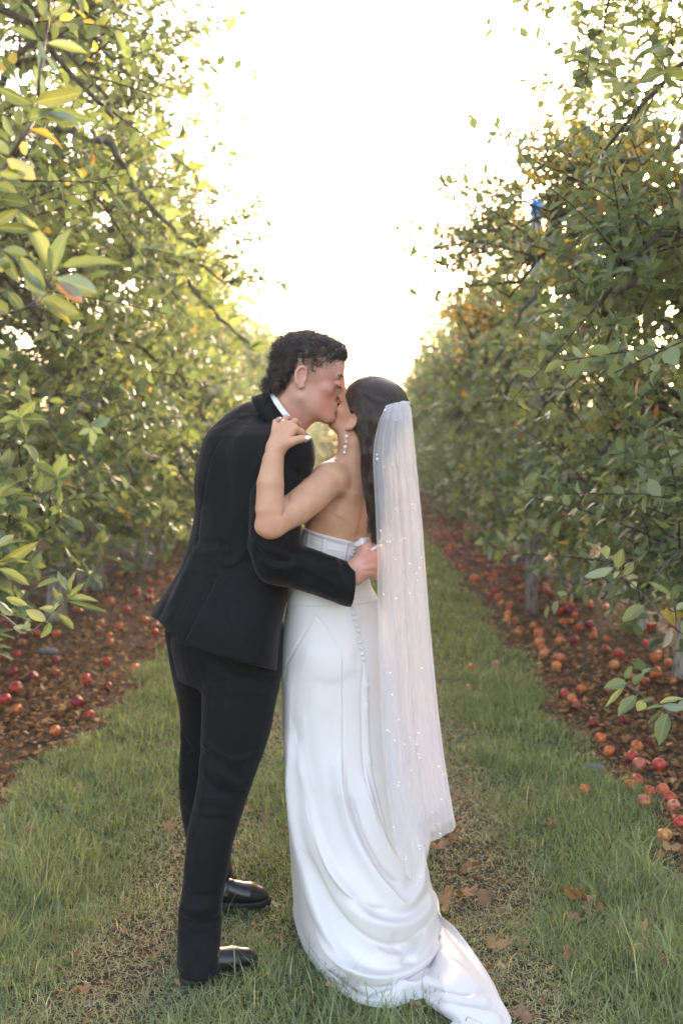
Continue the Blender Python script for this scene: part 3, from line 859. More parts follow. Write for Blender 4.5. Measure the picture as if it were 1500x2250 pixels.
        idx = np.full(tuple(n), -1, np.int32); idx[ci[:, 0], ci[:, 1], ci[:, 2]] = np.arange(len(ci))
        Fs = []
        for ax in range(3):
            s0 = [slice(None)] * 3; s1 = [slice(None)] * 3; s0[ax] = slice(0, -1); s1[ax] = slice(1, None)
            A = sg[tuple(s0)]; B = sg[tuple(s1)]
            e = np.argwhere(A != B)
            o1, o2 = [q for q in range(3) if q != ax]
            e = e[(e[:, o1] > 0) & (e[:, o2] > 0) & (e[:, o1] < n[o1]) & (e[:, o2] < n[o2])]
            def cell(a, b):
                c = e.copy(); c[:, o1] -= a; c[:, o2] -= b
                return idx[c[:, 0], c[:, 1], c[:, 2]]
            q = np.stack([cell(1, 1), cell(0, 1), cell(0, 0), cell(1, 0)], 1)
            flip = A[e[:, 0], e[:, 1], e[:, 2]]
            if ax == 1: flip = ~flip
            q[~flip] = q[~flip][:, ::-1]
            Fs.append(q)
        F = np.concatenate(Fs); F = F[(F >= 0).all(1)]
        return V, F

def vert_normals(V, F):
    a = V[F[:, 2]] - V[F[:, 0]]; b = V[F[:, 3]] - V[F[:, 1]]
    fn = np.cross(a, b); N_ = np.zeros_like(V)
    for i in range(4):
        for c in range(3):
            N_[:, c] += np.bincount(F[:, i], fn[:, c], len(V))
    return unit(N_)

def relax(V, F, it=1, lam=.5):
    for _ in range(it):
        S = np.zeros_like(V); c = np.zeros(len(V))
        for i in range(4):
            a, b = F[:, i], F[:, (i + 1) % 4]
            for q in range(3):
                S[:, q] += np.bincount(a, V[b, q], len(V)) + np.bincount(b, V[a, q], len(V))
            c += np.bincount(a, minlength=len(V)) + np.bincount(b, minlength=len(V))
        V = V + lam * (S / np.maximum(c, 1)[:, None] - V)
    return V

def seg_dist(p, a, b):
    v = b - a; t = np.clip(((p - a) @ v) / max(v @ v, 1e-9), 0, 1); w = p - (a + t[:, None] * v)
    return np.linalg.norm(w, axis=1), t, v[0] * w[:, 1] - v[1] * w[:, 0]

def creases(V, F, lines, side=True, skew=1.0):
    """Soft ridges and grooves modelled along lines measured on the figure: (points, height in mm, width in px)."""
    Nn = vert_normals(V, F); pix = to_px(V)
    view = unit(np.array(CAM) - V); face = (Nn * view).sum(1)
    on = np.clip((face + .05) / .35, 0, 1) if side else np.ones(len(V))
    D = np.zeros(len(V))
    for pts, amp, w in lines:
        pts = smooth_rows([(i, *q) for i, q in enumerate(pts)], 6)[:, 1:] if len(pts) > 2 else np.array(pts, float)
        lo = pts.min(0) - 4 * w; hi = pts.max(0) + 4 * w
        m = np.where(((pix > lo) & (pix < hi)).all(1))[0]
        if not len(m): continue
        best = np.full(len(m), 1e9); bt = np.zeros(len(m)); bs = np.zeros(len(m)); ns = len(pts) - 1
        for i in range(ns):
            dd, t, sg = seg_dist(pix[m], pts[i], pts[i + 1])
            c = dd < best; best[c] = dd[c]; bt[c] = (i + t[c]) / ns; bs[c] = sg[c]
        taper = np.clip(np.minimum(bt, 1 - bt) * 6 + .15, 0, 1)
        ww = w if skew == 1.0 or w < 5 else np.where(bs > 0, w * skew, w / skew)
        D[m] += amp * .001 * np.exp(-(best / ww) ** 2) * taper
    return V + Nn * (D * on)[:, None]

def solid_obj(name, V, F, mats, parent, attrs=None):
    return obj(name, np_mesh(name, V, F, mats, attrs), parent)

def bvh_of(V, F):
    return BVHTree.FromPolygons(V.tolist(), F.tolist())

def pick(bvh, px, py):
    d = (P(px, py, 3.0) - CAM).normalized()
    hit, nrm, _, _ = bvh.ray_cast(CAM, d)
    return hit, nrm

def rows_px(tab, phi, kk):
    """silhouette table (py, left px, right px, depth of the centre[, w/t]) -> stack rows"""
    out = []
    for r in tab:
        py, l, rr, Y = r[:4]; k = r[4] if len(r) > 4 else kk
        c = P((l + rr) / 2, py, Y); H = (rr - l) / 2 * Y / FPX
        t = H / math.sqrt((k * math.sin(phi)) ** 2 + math.cos(phi) ** 2)
        out.append((c.z, c.x, c.y, k * t, t, phi))
    return out

def sphere_mesh(name, r, mat, seg=12, rings=8, squash=1.0):
    V = [(0, 0, r * squash)]; F = []
    for i in range(1, rings):
        a = math.pi * i / rings
        for j in range(seg):
            b = 2 * math.pi * j / seg
            V.append((r * math.sin(a) * math.cos(b), r * math.sin(a) * math.sin(b), r * squash * math.cos(a)))
    V.append((0, 0, -r * squash)); last = len(V) - 1
    for j in range(seg):
        F.append((0, 1 + j, 1 + (j + 1) % seg, 1 + (j + 1) % seg))
    T = [(0, 1 + j, 1 + (j + 1) % seg) for j in range(seg)]
    for i in range(rings - 2):
        for j in range(seg):
            a = 1 + i * seg + j; b = 1 + i * seg + (j + 1) % seg
            T += [(a, a + seg, b + seg), (a, b + seg, b)]
    T += [(last, 1 + (rings - 2) * seg + (j + 1) % seg, 1 + (rings - 2) * seg + j) for j in range(seg)]
    return np_mesh(name, V, T, [mat])

class Frame:
    """A head's own axes: forward, left, up."""
    def __init__(s, o, f, u, sc):
        s.o = np.array(o, float); s.f = unit(np.array(f, float)); s.u = unit(np.array(u, float) - s.f * (np.array(u, float) @ s.f))
        s.l = np.cross(s.u, s.f); s.sc = sc
        s.A = np.stack([s.f, s.l, s.u])
    def p(s, x, y, z):
        return s.o + s.sc * (s.f * x + s.l * y + s.u * z)

def head(S, fr, male=True, skull_k=.02):
    q = fr.p; sc = fr.sc; A = fr.A
    def E(c, r, k=.012, op='add'): S.ell(q(*c), A, [x * sc for x in r], k, op)
    def C(a, b, r1, r2, k=.012, op='add'): S.cone(q(*a), q(*b), r1 * sc, r2 * sc, k, op)
    E((-.012, 0, .035), (.100, .077, .085), skull_k)
    E((.036, 0, .036), (.052, .062, .056))
    E((.022, 0, -.045), (.054, .052 if male else .050, .068), .02)
    E((.062, 0, -.070), (.027, .026, .032), .02)
    for y in (-1, 1):
        if male:
            C((-.018, .050 * y, -.062), (.066, .015 * y, -.100), .020, .019, .02)
        else:
            C((-.014, .044 * y, -.055), (.062, .010 * y, -.096), .018, .016, .02)
        E((.042, .040 * y, -.027), (.022, .016, .015), .02)
        C((.082, .012 * y, .013), (.070, .042 * y, .014), .011 if male else .008, .009 if male else .007, .012)
        S.ell(q(.101, .033 * y, -.004), A, [.014 * sc, .014 * sc, .012 * sc], .012, 'cut')
        E((.073, .031 * y, -.004), (.0125, .014, .0115), .004)
        E((.100, .011 * y, -.041), (.010, .008, .007), .006)
        # ear: shell, rim, lobe, hollow
        ex = -.035
        ez = -.009 if male else 0
        E((ex, .076 * y, -.004 + ez), (.016, .007, .026), .006)
        rim = [(ex + .013, .078, .006), (ex + .009, .081, .019), (ex - .001, .0835, .0245), (ex - .011, .085, .019), (ex - .0165, .086, .006), (ex - .0155, .085, -.008), (ex - .009, .083, -.021), (ex + .002, .080, -.031), (ex + .010, .078, -.027)]
        for i in range(len(rim) - 1):
            a, b = rim[i], rim[i + 1]; r1 = .0042 + .0025 * (i > 5); C((a[0], a[1] * y, a[2] + ez), (b[0], b[1] * y, b[2] + ez), r1, .0042 + .0025 * (i > 4), .004)
        C((ex + .013, .079 * y, -.006 + ez), (ex + .011, .079 * y, -.014 + ez), .0035, .0035, .004)
        S.ell(q(ex + .001, .087 * y, -.002 + ez), A, [.009 * sc, .007 * sc, .014 * sc], .005, 'cut')
    E((.076, 0, -.010), (.022, .022, .034), .012)
    C((.088, 0, .006), (.108, 0, -.032), .0085, .0105, .008)
    E((.110, 0, -.036), (.0115, .0105, .010), .006)
    E((.087, 0, -.062), (.013, .022, .0075), .006)
    E((.085, 0, -.076), (.012, .019, .0080), .006)
    S.cone(q(.100, -.022, -.0685), q(.100, .022, -.0685), .0022 * sc, .0022 * sc, .003, 'cut')
    E((.076, 0, -.101), (.019, .019, .016), .014)

def hair_strands(name, strands, radii, mat, parent, subname=None):
    """strands: list of (n,3) arrays"""
    h = bpy.data.hair_curves.new(name)
    h.add_curves([len(s) for s in strands])
    pos = np.concatenate(strands).astype(np.float32)
    h.attributes['position'].data.foreach_set('vector', pos.ravel())
    ra = h.attributes.get('radius') or h.attributes.new('radius', 'FLOAT', 'POINT')
    ra.data.foreach_set('value', np.concatenate(radii).astype(np.float32))
    h.materials.append(mat)
    return obj(name, h, parent)

# ------------------------------------------------------------------ figure materials
def skin_material(name, base, blush, blush_pts, rough=0.5):
    """Skin: gentle mottling and ruddy areas round given points of the body (its real pigment)."""
    m, nt, out = new_mat(name)
    b = N(nt, 'ShaderNodeBsdfPrincipled'); b.inputs['Roughness'].default_value = rough
    b.inputs['Specular IOR Level'].default_value = 0.4
    b.inputs['Subsurface Weight'].default_value = 0.25
    b.inputs['Subsurface Radius'].default_value = (1.0, 0.35, 0.2); b.inputs['Subsurface Scale'].default_value = 0.010
    tc = N(nt, 'ShaderNodeTexCoord')
    nz = N(nt, 'ShaderNodeTexNoise'); nz.inputs['Scale'].default_value = 28; nz.inputs['Detail'].default_value = 5
    nt.links.new(tc.outputs['Object'], nz.inputs['Vector'])
    col = ramp(nt, nz.outputs['Fac'], [(0.3, tuple(c * .90 for c in base)), (0.7, tuple(min(1, c * 1.08) for c in base))]).outputs[0]
    for (p, rad, amt) in blush_pts:
        ds = N(nt, 'ShaderNodeVectorMath', operation='DISTANCE'); ds.inputs[1].default_value = tuple(p)
        nt.links.new(tc.outputs['Object'], ds.inputs[0])
        mr = N(nt, 'ShaderNodeMapRange', interpolation_type='SMOOTHSTEP')
        mr.inputs['From Min'].default_value = rad; mr.inputs['From Max'].default_value = 0; mr.inputs['To Max'].default_value = amt
        nt.links.new(ds.outputs['Value'], mr.inputs['Value'])
        mx = N(nt, 'ShaderNodeMix', data_type='RGBA'); mx.inputs['B'].default_value = (*blush, 1)
        nt.links.new(mr.outputs[0], mx.inputs['Factor']); nt.links.new(col, mx.inputs['A']); col = mx.outputs['Result']
    n2 = N(nt, 'ShaderNodeTexNoise'); n2.inputs['Scale'].default_value = 320; n2.inputs['Detail'].default_value = 2
    nt.links.new(tc.outputs['Object'], n2.inputs['Vector'])
    bp = N(nt, 'ShaderNodeBump'); bp.inputs['Strength'].default_value = .12; bp.inputs['Distance'].default_value = .002
    nt.links.new(n2.outputs['Fac'], bp.inputs['Height']); nt.links.new(bp.outputs[0], b.inputs['Normal'])
    nt.links.new(col, b.inputs['Base Color']); nt.links.new(b.outputs[0], out.inputs['Surface'])
    return m

def wool_material():
    m, nt, out = new_mat('black_wool')
    b = N(nt, 'ShaderNodeBsdfPrincipled'); b.inputs['Base Color'].default_value = (.0038, .0034, .0038, 1)
    b.inputs['Roughness'].default_value = .72; b.inputs['Specular IOR Level'].default_value = .18
    b.inputs['Sheen Weight'].default_value = .10; b.inputs['Sheen Roughness'].default_value = .45; b.inputs['Sheen Tint'].default_value = (.9, .78, .8, 1)
    tc = N(nt, 'ShaderNodeTexCoord')
    mp = N(nt, 'ShaderNodeMapping'); mp.inputs['Scale'].default_value = (9, 9, 3.2); mp.inputs['Rotation'].default_value = (0, .4, 0)
    nz = N(nt, 'ShaderNodeTexNoise'); nz.inputs['Scale'].default_value = 1.0; nz.inputs['Detail'].default_value = 3; nz.inputs['Distortion'].default_value = .8
    nt.links.new(tc.outputs['Object'], mp.inputs[0]); nt.links.new(mp.outputs[0], nz.inputs['Vector'])
    n2 = N(nt, 'ShaderNodeTexNoise'); n2.inputs['Scale'].default_value = 700
    nt.links.new(tc.outputs['Object'], n2.inputs['Vector'])
    b1 = N(nt, 'ShaderNodeBump'); b1.inputs['Strength'].default_value = .45; b1.inputs['Distance'].default_value = .02
    b2 = N(nt, 'ShaderNodeBump'); b2.inputs['Strength'].default_value = .25; b2.inputs['Distance'].default_value = .001
    nt.links.new(nz.outputs['Fac'], b1.inputs['Height']); nt.links.new(n2.outputs['Fac'], b2.inputs['Height'])
    nt.links.new(b1.outputs[0], b2.inputs['Normal']); nt.links.new(b2.outputs[0], b.inputs['Normal'])
    nt.links.new(b.outputs[0], out.inputs['Surface'])
    return m

wool = wool_material()
cotton = principled('white_cotton', (.80, .80, .82), .7)
leather = principled('black_leather', (.010, .009, .010), .30, spec=.6, bump=(60, .05, 3))
rubber = principled('black_rubber', (.012, .012, .012), .7)
pearl_mat = principled('pearl', (.85, .83, .80), .18, spec=.7)
gold = principled('gold', (.8, .6, .35), .25, metallic=1.0)
nail_mat = principled('pale_nail_polish', (.78, .68, .68), .2, spec=.6)

def satin_material():
    m, nt, out = new_mat('white_satin')
    b = N(nt, 'ShaderNodeBsdfPrincipled'); b.inputs['Base Color'].default_value = (.64, .60, .59, 1)
    b.inputs['Roughness'].default_value = .42; b.inputs['Specular IOR Level'].default_value = .35
    b.inputs['Sheen Weight'].default_value = .15; b.inputs['Sheen Roughness'].default_value = .4
    tc = N(nt, 'ShaderNodeTexCoord')
    mp = N(nt, 'ShaderNodeMapping'); mp.inputs['Scale'].default_value = (7, 7, 1.6)
    nz = N(nt, 'ShaderNodeTexNoise'); nz.inputs['Scale'].default_value = 1.0; nz.inputs['Detail'].default_value = 2.5
    nt.links.new(tc.outputs['Object'], mp.inputs[0]); nt.links.new(mp.outputs[0], nz.inputs['Vector'])
    bp = N(nt, 'ShaderNodeBump'); bp.inputs['Strength'].default_value = .16; bp.inputs['Distance'].default_value = .03
    nt.links.new(nz.outputs['Fac'], bp.inputs['Height']); nt.links.new(bp.outputs[0], b.inputs['Normal'])
    nt.links.new(b.outputs[0], out.inputs['Surface'])
    return m
satin = satin_material()

def tulle_material(name, alpha):
    m, nt, out = new_mat(name)
    d = N(nt, 'ShaderNodeBsdfDiffuse'); d.inputs[0].default_value = (.78, .75, .765, 1)
    t = N(nt, 'ShaderNodeBsdfTranslucent'); t.inputs[0].default_value = (.78, .74, .755, 1)
    tp = N(nt, 'ShaderNodeBsdfTransparent')
    a = N(nt, 'ShaderNodeMixShader'); a.inputs[0].default_value = .45
    nt.links.new(d.outputs[0], a.inputs[1]); nt.links.new(t.outputs[0], a.inputs[2])
    lw = N(nt, 'ShaderNodeLayerWeight'); lw.inputs[0].default_value = .35
    mr = N(nt, 'ShaderNodeMapRange'); mr.inputs['To Min'].default_value = alpha; mr.inputs['To Max'].default_value = min(1, alpha + .45)
    nt.links.new(lw.outputs['Facing'], mr.inputs['Value'])
    c = N(nt, 'ShaderNodeMixShader')
    nt.links.new(mr.outputs[0], c.inputs[0]); nt.links.new(tp.outputs[0], c.inputs[1]); nt.links.new(a.outputs[0], c.inputs[2])
    nt.links.new(c.outputs[0], out.inputs['Surface'])
    return m

def hair_mat(name, col, rough=.38):
    m, nt, out = new_mat(name)
    b = N(nt, 'ShaderNodeBsdfPrincipled'); b.inputs['Roughness'].default_value = rough; b.inputs['Specular IOR Level'].default_value = .55
    tc = N(nt, 'ShaderNodeTexCoord')
    nz = N(nt, 'ShaderNodeTexNoise'); nz.inputs['Scale'].default_value = 60; nz.inputs['Detail'].default_value = 4
    nt.links.new(tc.outputs['Object'], nz.inputs['Vector'])
    c = ramp(nt, nz.outputs['Fac'], [(.3, tuple(x * .55 for x in col)), (.7, tuple(x * 1.6 for x in col))])
    nt.links.new(c.outputs[0], b.inputs['Base Color']); nt.links.new(b.outputs[0], out.inputs['Surface'])
    return m
dark_hair = hair_mat('dark_curly_hair', (.032, .021, .015), .32)
brown_hair = hair_mat('brown_hair', (.030, .018, .012), .33)

# ================================================================== THE MAN
PHG = R(35)                      # the way his chest faces
man = empty('person', G(520, 2080))
MO = np.array(man.location)
tag(man, 'tall man in a black suit with curly dark hair, bending to kiss the bride', 'person')

def to_local(V, root):
    return V - np.array(root.location)

# head frame: turned slightly away, nose pitched down
b_, s_ = R(12), R(10)
fg = (math.cos(b_) * math.cos(s_), math.cos(b_) * math.sin(s_), -math.sin(b_))
ug = (math.sin(b_) * math.cos(s_), math.sin(b_) * math.sin(s_), math.cos(b_))
HG = Frame(P(683, 829, 3.0), fg, ug, 1.05)

torso_tab = [(922, 545, 600, 3.04, 1.4), (930, 520, 630, 3.03, 1.5), (942, 490, 655, 3.02, 1.6), (960, 459, 682, 3.02, 1.7), (1000, 440, 684, 3.02, 1.7), (1050, 430, 680, 3.03, 1.65),
             (1100, 423, 672, 3.03, 1.6), (1150, 417, 662, 3.03, 1.5), (1200, 406, 654, 3.03, 1.45), (1250, 389, 647, 3.03, 1.4),
             (1300, 358, 638, 3.03, 1.45), (1350, 322, 628, 3.03, 1.6), (1400, 308, 622, 3.03, 1.7), (1450, 304, 618, 3.03, 1.7), (1490, 304, 616, 3.03, 1.7)]

# right arm, nearest the camera: shoulder, elbow, cuff
A0, A1, A2, A3, A4, A5 = P(628, 1012, 2.87), P(607, 1110, 2.84), P(602, 1195, 2.82), P(612, 1232, 2.83), P(690, 1257, 2.85), P(764, 1284, 2.87)
px_m = 3.0 / FPX

def man_body():
    S = Solid(P(380, 1500, 3.0) * 1 + Vector((0, -.42, 0)), P(860, 700, 3.0) + Vector((0.02, .42, 0)), .0028)
    head(S, HG, True)
    S.cone(HG.p(-.030, 0, -.045), P(600, 935, 3.03), .060, .064, .03)
    S.cone(HG.p(.0, 0, -.075), P(622, 945, 3.02), .050, .056, .03)
    sh = [(r[0], r[1] + 26, r[2] - 26, r[3], 1.5) for r in torso_tab[3:-5]]
    S.stack(rows_px(sh, PHG, 1.5), .03)
    S.chain([P(620, 1020, 2.90), A1, A2, A3, A4, P(778, 1262, 2.865), P(790, 1248, 2.86)], [.06, .052, .047, .045, .042, .033, .031], .02)
    S.chain([P(520, 1000, 3.20), P(520, 1120, 3.30), P(600, 1200, 3.32), P(700, 1230, 3.22)], [.055, .05, .045, .035], .02)
    # right hand: palm then five fingers wrapping round the bride's waist
    w = P(792, 1245, 2.862)
    kn = [P(824, 1206, 2.885), P(830, 1226, 2.880), P(829, 1246, 2.882), P(824, 1263, 2.888)]
    for j, kpt in enumerate(kn):
        S.cone(w, kpt, .024, .0145, .018)
    tips = [(P(838, 1205, 2.935), P(836, 1208, 2.985), P(826, 1210, 3.02)), (P(842, 1226, 2.935), P(840, 1229, 2.99), P(829, 1232, 3.03)),
            (P(841, 1247, 2.937), P(839, 1250, 2.985), P(828, 1252, 3.02)), (P(835, 1264, 2.93), P(834, 1266, 2.97), P(825, 1268, 3.0))]
    for kpt, (a, b, c) in zip(kn, tips):
        S.chain([kpt, a, b, c], [.0135, .0115, .0105, .0085], .004)
    S.chain([P(793, 1232, 2.868), P(803, 1205, 2.875), P(816, 1192, 2.895), P(826, 1186, 2.915)], [.020, .0155, .0125, .0100], .012)
    V, F = S.polys()
    V = relax(V, F, 1, .4)
    V = creases(V, F, [([(800, 1220), (812, 1216), (828, 1216)], -3, 3), ([(802, 1240), (815, 1237), (830, 1236)], -3, 3), ([(802, 1256), (815, 1255), (829, 1256)], -3, 3), ([(798, 1232), (812, 1227), (826, 1226)], 1.8, 3), ([(798, 1249), (812, 1247), (826, 1246)], 1.8, 3),
                       ([(727, 846), (733, 848), (741, 846)], -.9, 2.2)])
    return V, F

V, F = man_body()
cheek = HG.p(.062, -.055, -.045); jaw = HG.p(.055, -.05, -.085); earp = HG.p(-.035, -.085, -.01); nose = HG.p(.112, 0, -.035)
loc = lambda p: tuple(np.array(p) - MO)
skin_m = skin_material('ruddy_skin', (.58, .315, .235), (.56, .18, .13), [(loc(cheek), .075, .50), (loc(jaw), .05, .35), (loc(earp), .035, .32), (loc(nose), .022, .2), (loc(HG.p(.098, -.010, -.069)), .018, .5), (loc(P(810, 1235, 2.87)), .09, .5), (loc(P(640, 915, 2.97)), .07, .45)])
mb = solid_obj('body', V - MO, F, [skin_m], man)
man_bvh = bvh_of(V, F)

# trousers -------------------------------------------------------------
near_leg = [(1380, 420, 622, 2.99, 1.0), (1440, 436, 619, 2.98, 1.0), (1500, 442, 615, 2.96, .95), (1551, 443, 606, 2.94, .9), (1600, 442, 597, 2.93, .9), (1650, 440, 582, 2.92, .9),
            (1702, 436, 563, 2.90, .9), (1740, 430, 549, 2.89, .9), (1777, 422, 537, 2.88, .95), (1815, 413, 525, 2.87, .95), (1853, 408, 514, 2.86, 1.0), (1900, 404, 506, 2.85, 1.0),
            (1940, 401, 497, 2.84, 1.0), (1985, 394, 490, 2.835, 1.05), (2020, 390, 490, 2.83, 1.1), (2060, 388, 488, 2.81, 1.3), (2090, 387, 486, 2.79, 1.5), (2122, 384, 485, 2.78, 1.6)]
far_leg = [(1380, 362, 560, 3.13, 1.0), (1430, 369, 545, 3.15, 1.0), (1475, 377, 530, 3.17, .95), (1551, 393, 520, 3.19, .9), (1626, 397, 510, 3.21, .9), (1702, 393, 500, 3.23, .95),
           (1777, 397, 500, 3.25, .95), (1853, 410, 505, 3.27, 1.0), (1900, 420, 510, 3.28, 1.0), (1940, 430, 517, 3.29, 1.05), (1972, 436, 522, 3.29, 1.1)]
def trousers():
    S = Solid(P(335, 2170, 3.0) + Vector((0, -.35, 0)), P(650, 1330, 3.0) + Vector((.02, .5, 0)), .0036)
    S.stack(rows_px([(1340, 385, 622, 3.04, 1.35), (1400, 372, 622, 3.04, 1.3), (1450, 375, 620, 3.04, 1.3), (1490, 385, 612, 3.05, 1.25)], PHG, 1.3), .03)
    S.stack(rows_px(near_leg, R(20), 1), .03)
    S.stack(rows_px(far_leg, R(20), 1), .006)
    V, F = S.polys()
    V = relax(V, F, 1, .5)
    L = [([(448, 1440), (500, 1475), (560, 1490), (612, 1485)], -4, 9), ([(445, 1500), (500, 1512), (600, 1530)], 4, 9),
         ([(444, 1620), (480, 1655), (530, 1668), (580, 1640)], 6, 10), ([(440, 1640), (470, 1662), (500, 1668)], -6, 7), ([(437, 1665), (470, 1690), (520, 1720), (555, 1712)], 6, 10),
         ([(436, 1700), (480, 1735), (540, 1738)], -5, 9), ([(425, 1760), (470, 1752), (530, 1770)], 4, 10), ([(420, 1790), (460, 1800), (515, 1800)], -4, 10),
         ([(405, 1950), (430, 1968), (490, 1962)], -5, 9), ([(394, 1990), (430, 2000), (488, 1985)], 7, 10), ([(392, 2012), (440, 2030), (488, 2012)], -6, 9), ([(390, 2040), (430, 2052), (486, 2048)], 5, 10),
         ([(395, 1600), (405, 1680), (398, 1740)], 4, 9), ([(400, 1620), (425, 1650)], -5, 7), ([(398, 1770), (412, 1790)], -4, 7), ([(460, 1500), (455, 1650), (440, 1800), (420, 1980)], 2.5, 5),
         ([(505, 1955), (515, 1945)], 4, 6)]
    V = creases(V, F, L, skew=1.6)
    solid_obj('trousers', V - MO, F, [wool], man)
trousers()

# jacket ----------------------------------------------------------------
HEM = np.array([(250, 1340), (325, 1351), (347, 1362), (372, 1390), (402, 1415), (430, 1424), (520, 1452), (615, 1476), (700, 1480)], float)
def jacket():
    S = Solid(P(270, 1500, 3.0) + Vector((0, -.38, 0)), P(830, 845, 3.0) + Vector((.05, .42, 0)), .0036)
    S.stack(rows_px(torso_tab, PHG, 1.5), .0)
    # shoulders and the slope up to the neck
    S.cone(P(560, 947, 3.07), P(598, 950, 3.02), .085, .062, .05)
    S.cone(P(505, 985, 3.16), P(575, 948, 3.06), .070, .075, .06)
    S.cone(P(585, 965, 2.98), P(632, 1002, 2.90), .072, .072, .05)
    # far (left) sleeve goes round the bride's other side
    S.chain([P(505, 1000, 3.20), P(520, 1120, 3.31), P(600, 1200, 3.34), P(700, 1230, 3.24)], [.07, .06, .055, .045], .03)
    # upper-back curve
    S.cone(P(512, 985, 3.04), P(500, 1060, 3.04), .085, .09, .06)
    # near (right) sleeve
    S.chain([A0, A1, A2, A3], [.079, .076, .0745, .069], .018)
    S.chain([A3, A4, A5], [.066, .062, .062], .015)
    S.cone(A5, P(771, 1286, 2.872), .062, .063, .004)
    # open cuff end
    n = (A5 - A4).normalized(); nn = Vector((n.x, n.y, n.z)); e = P(770, 1286, 2.872)
    tilt = (nn + Vector((.12, 0, .28))).normalized()
    sl, (X, Y, Z) = S.sub(np.array(e) - .13, np.array(e) + .13)
    g = (X - e.x) * tilt.x + (Y - e.y) * tilt.y + (Z - e.z) * tilt.z
    S.d[sl] = np.maximum(S.d[sl], g - .004)
    S.cone(e - nn * .05, e + nn * .03, .053, .053, .0, 'cut')
    # hem line: keep what lies above it, hollow inside
    hy = HEM
    M = CAM_N; c = np.array(CAM)
    def hem(X, Y, Z):
        x, y, z = X - c[0], Y - c[1], Z - c[2]
        lx = x * M[0, 0] + y * M[1, 0] + z * M[2, 0]; ly = x * M[0, 1] + y * M[1, 1] + z * M[2, 1]; lz = x * M[0, 2] + y * M[1, 2] + z * M[2, 2]
        px = 750 + FPX * lx / -lz; py = 1125 - FPX * ly / -lz
        q = np.interp(px, hy[:, 0], hy[:, 1])
        return ((py - q) * .00137).astype(np.float32)
    S.keep(hem)
    inner = [(r[0], r[1] + 9, r[2] - 9, r[3], r[4]) for r in torso_tab if r[0] >= 1300]
    inner.append((1520, 314, 606, 3.03, 1.7))
    S.stack(rows_px(inner, PHG, 1.5), 0, 'cut')
    V, F = S.polys()
    V = relax(V, F, 2, .5)
    L = [([(490, 958), (462, 1010), (445, 1100), (432, 1190), (425, 1220)], -2.6, 2.6),      # centre back seam
         ([(425, 1195), (400, 1250), (372, 1300), (347, 1362)], -8, 4.5),                    # left vent
         ([(435, 1200), (415, 1260), (385, 1330), (362, 1375)], 6, 12),
         ([(480, 1262), (455, 1310), (425, 1365), (402, 1415)], -4, 3.2), ([(488, 1275), (470, 1320), (440, 1380)], 5, 8),    # right vent
         ([(415, 1250), (395, 1300), (372, 1340)], 5, 7), ([(425, 1260), (440, 1265), (480, 1275)], -2, 4),
         ([(570, 1030), (548, 1080), (543, 1130), (546, 1200), (552, 1245)], -7, 5),         # where sleeve meets back
         ([(590, 990), (572, 1020), (560, 1060)], -4, 4),
         ([(465, 950), (500, 935), (545, 912)], 3, 8), ([(520, 925), (560, 910)], -2, 5),
         ([(455, 1110), (470, 1150), (500, 1195)], 4, 12), ([(430, 1180), (450, 1190), (500, 1192)], -4, 7), ([(420, 1205), (455, 1212), (520, 1205)], 4, 8),
         ([(500, 1010), (505, 1090), (500, 1170)], -3, 12), ([(540, 1215), (510, 1240), (470, 1235)], 4, 9), ([(550, 1260), (520, 1290), (500, 1350)], 3, 14),
         ([(500, 1180), (492, 1300), (520, 1440)], -1.6, 2.2),
         ([(565, 1180), (585, 1205), (640, 1215)], 6, 9), ([(560, 1200), (590, 1228), (640, 1232)], -7, 7), ([(570, 1225), (610, 1246), (660, 1240)], 6, 8),
         ([(620, 1205), (680, 1222), (740, 1232)], -5, 7), ([(640, 1225), (700, 1243), (755, 1262)], 5, 8), ([(650, 1250), (700, 1275), (740, 1300)], -4, 8),
         ([(730, 1222), (745, 1240), (740, 1262)], 4, 6), ([(742, 1225), (760, 1245)], -4, 5), ([(600, 1262), (650, 1280), (700, 1290)], 4, 8),
         ([(650, 1010), (672, 1030), (685, 1035)], 4, 7), ([(640, 1030), (665, 1050), (684, 1058)], -4, 6), ([(560, 1110), (575, 1140), (600, 1160)], 4, 9)]
    V = creases(V, F, L, skew=1.5)
    solid_obj('jacket', V - MO, F, [wool], man)
    return bvh_of(V, F)
jac_bvh = jacket()
button_mesh = sphere_mesh('cuff_button', .0065, rubber, 10, 6, .4)
jk = [o for o in man.children if o.name.startswith('jacket')][0]
for i in range(4):
    hit, nr = pick(jac_bvh, 703 + 11 * i, 1303 + 5 * i)
    if hit:
        b = obj('cuff_button', button_mesh, jk, hit - Vector(MO) + nr * .001)
        b.rotation_euler = nr.to_track_quat('Z', 'Y').to_euler()

def band(name, c, n, axis2, prof, mat, parent, seg=72, bow=0.0):
    """A closed collar band round the neck: prof = [(offset along n, radius along axis2, radius across)], listed round its cross-section."""
    n = unit(np.array(n, float)); a = np.array(axis2, float); a = unit(a - n * (a @ n)); b = np.cross(n, a)
    V = []
    for t in np.linspace(0, 2 * np.pi, seg, endpoint=False):
        for o, ra, rb in prof:
            V.append(np.array(c) + n * (o + bow * math.sin(t)) + a * ra * math.cos(t) + b * rb * math.sin(t))
    k = len(prof); F = []
    for i in range(seg):
        for j in range(k):
            F.append((i * k + j, i * k + (j + 1) % k, ((i + 1) % seg) * k + (j + 1) % k, ((i + 1) % seg) * k + j))
    o = obj(name, np_mesh(name, np.array(V) - MO, np.array(F), [mat]), parent)
    return o
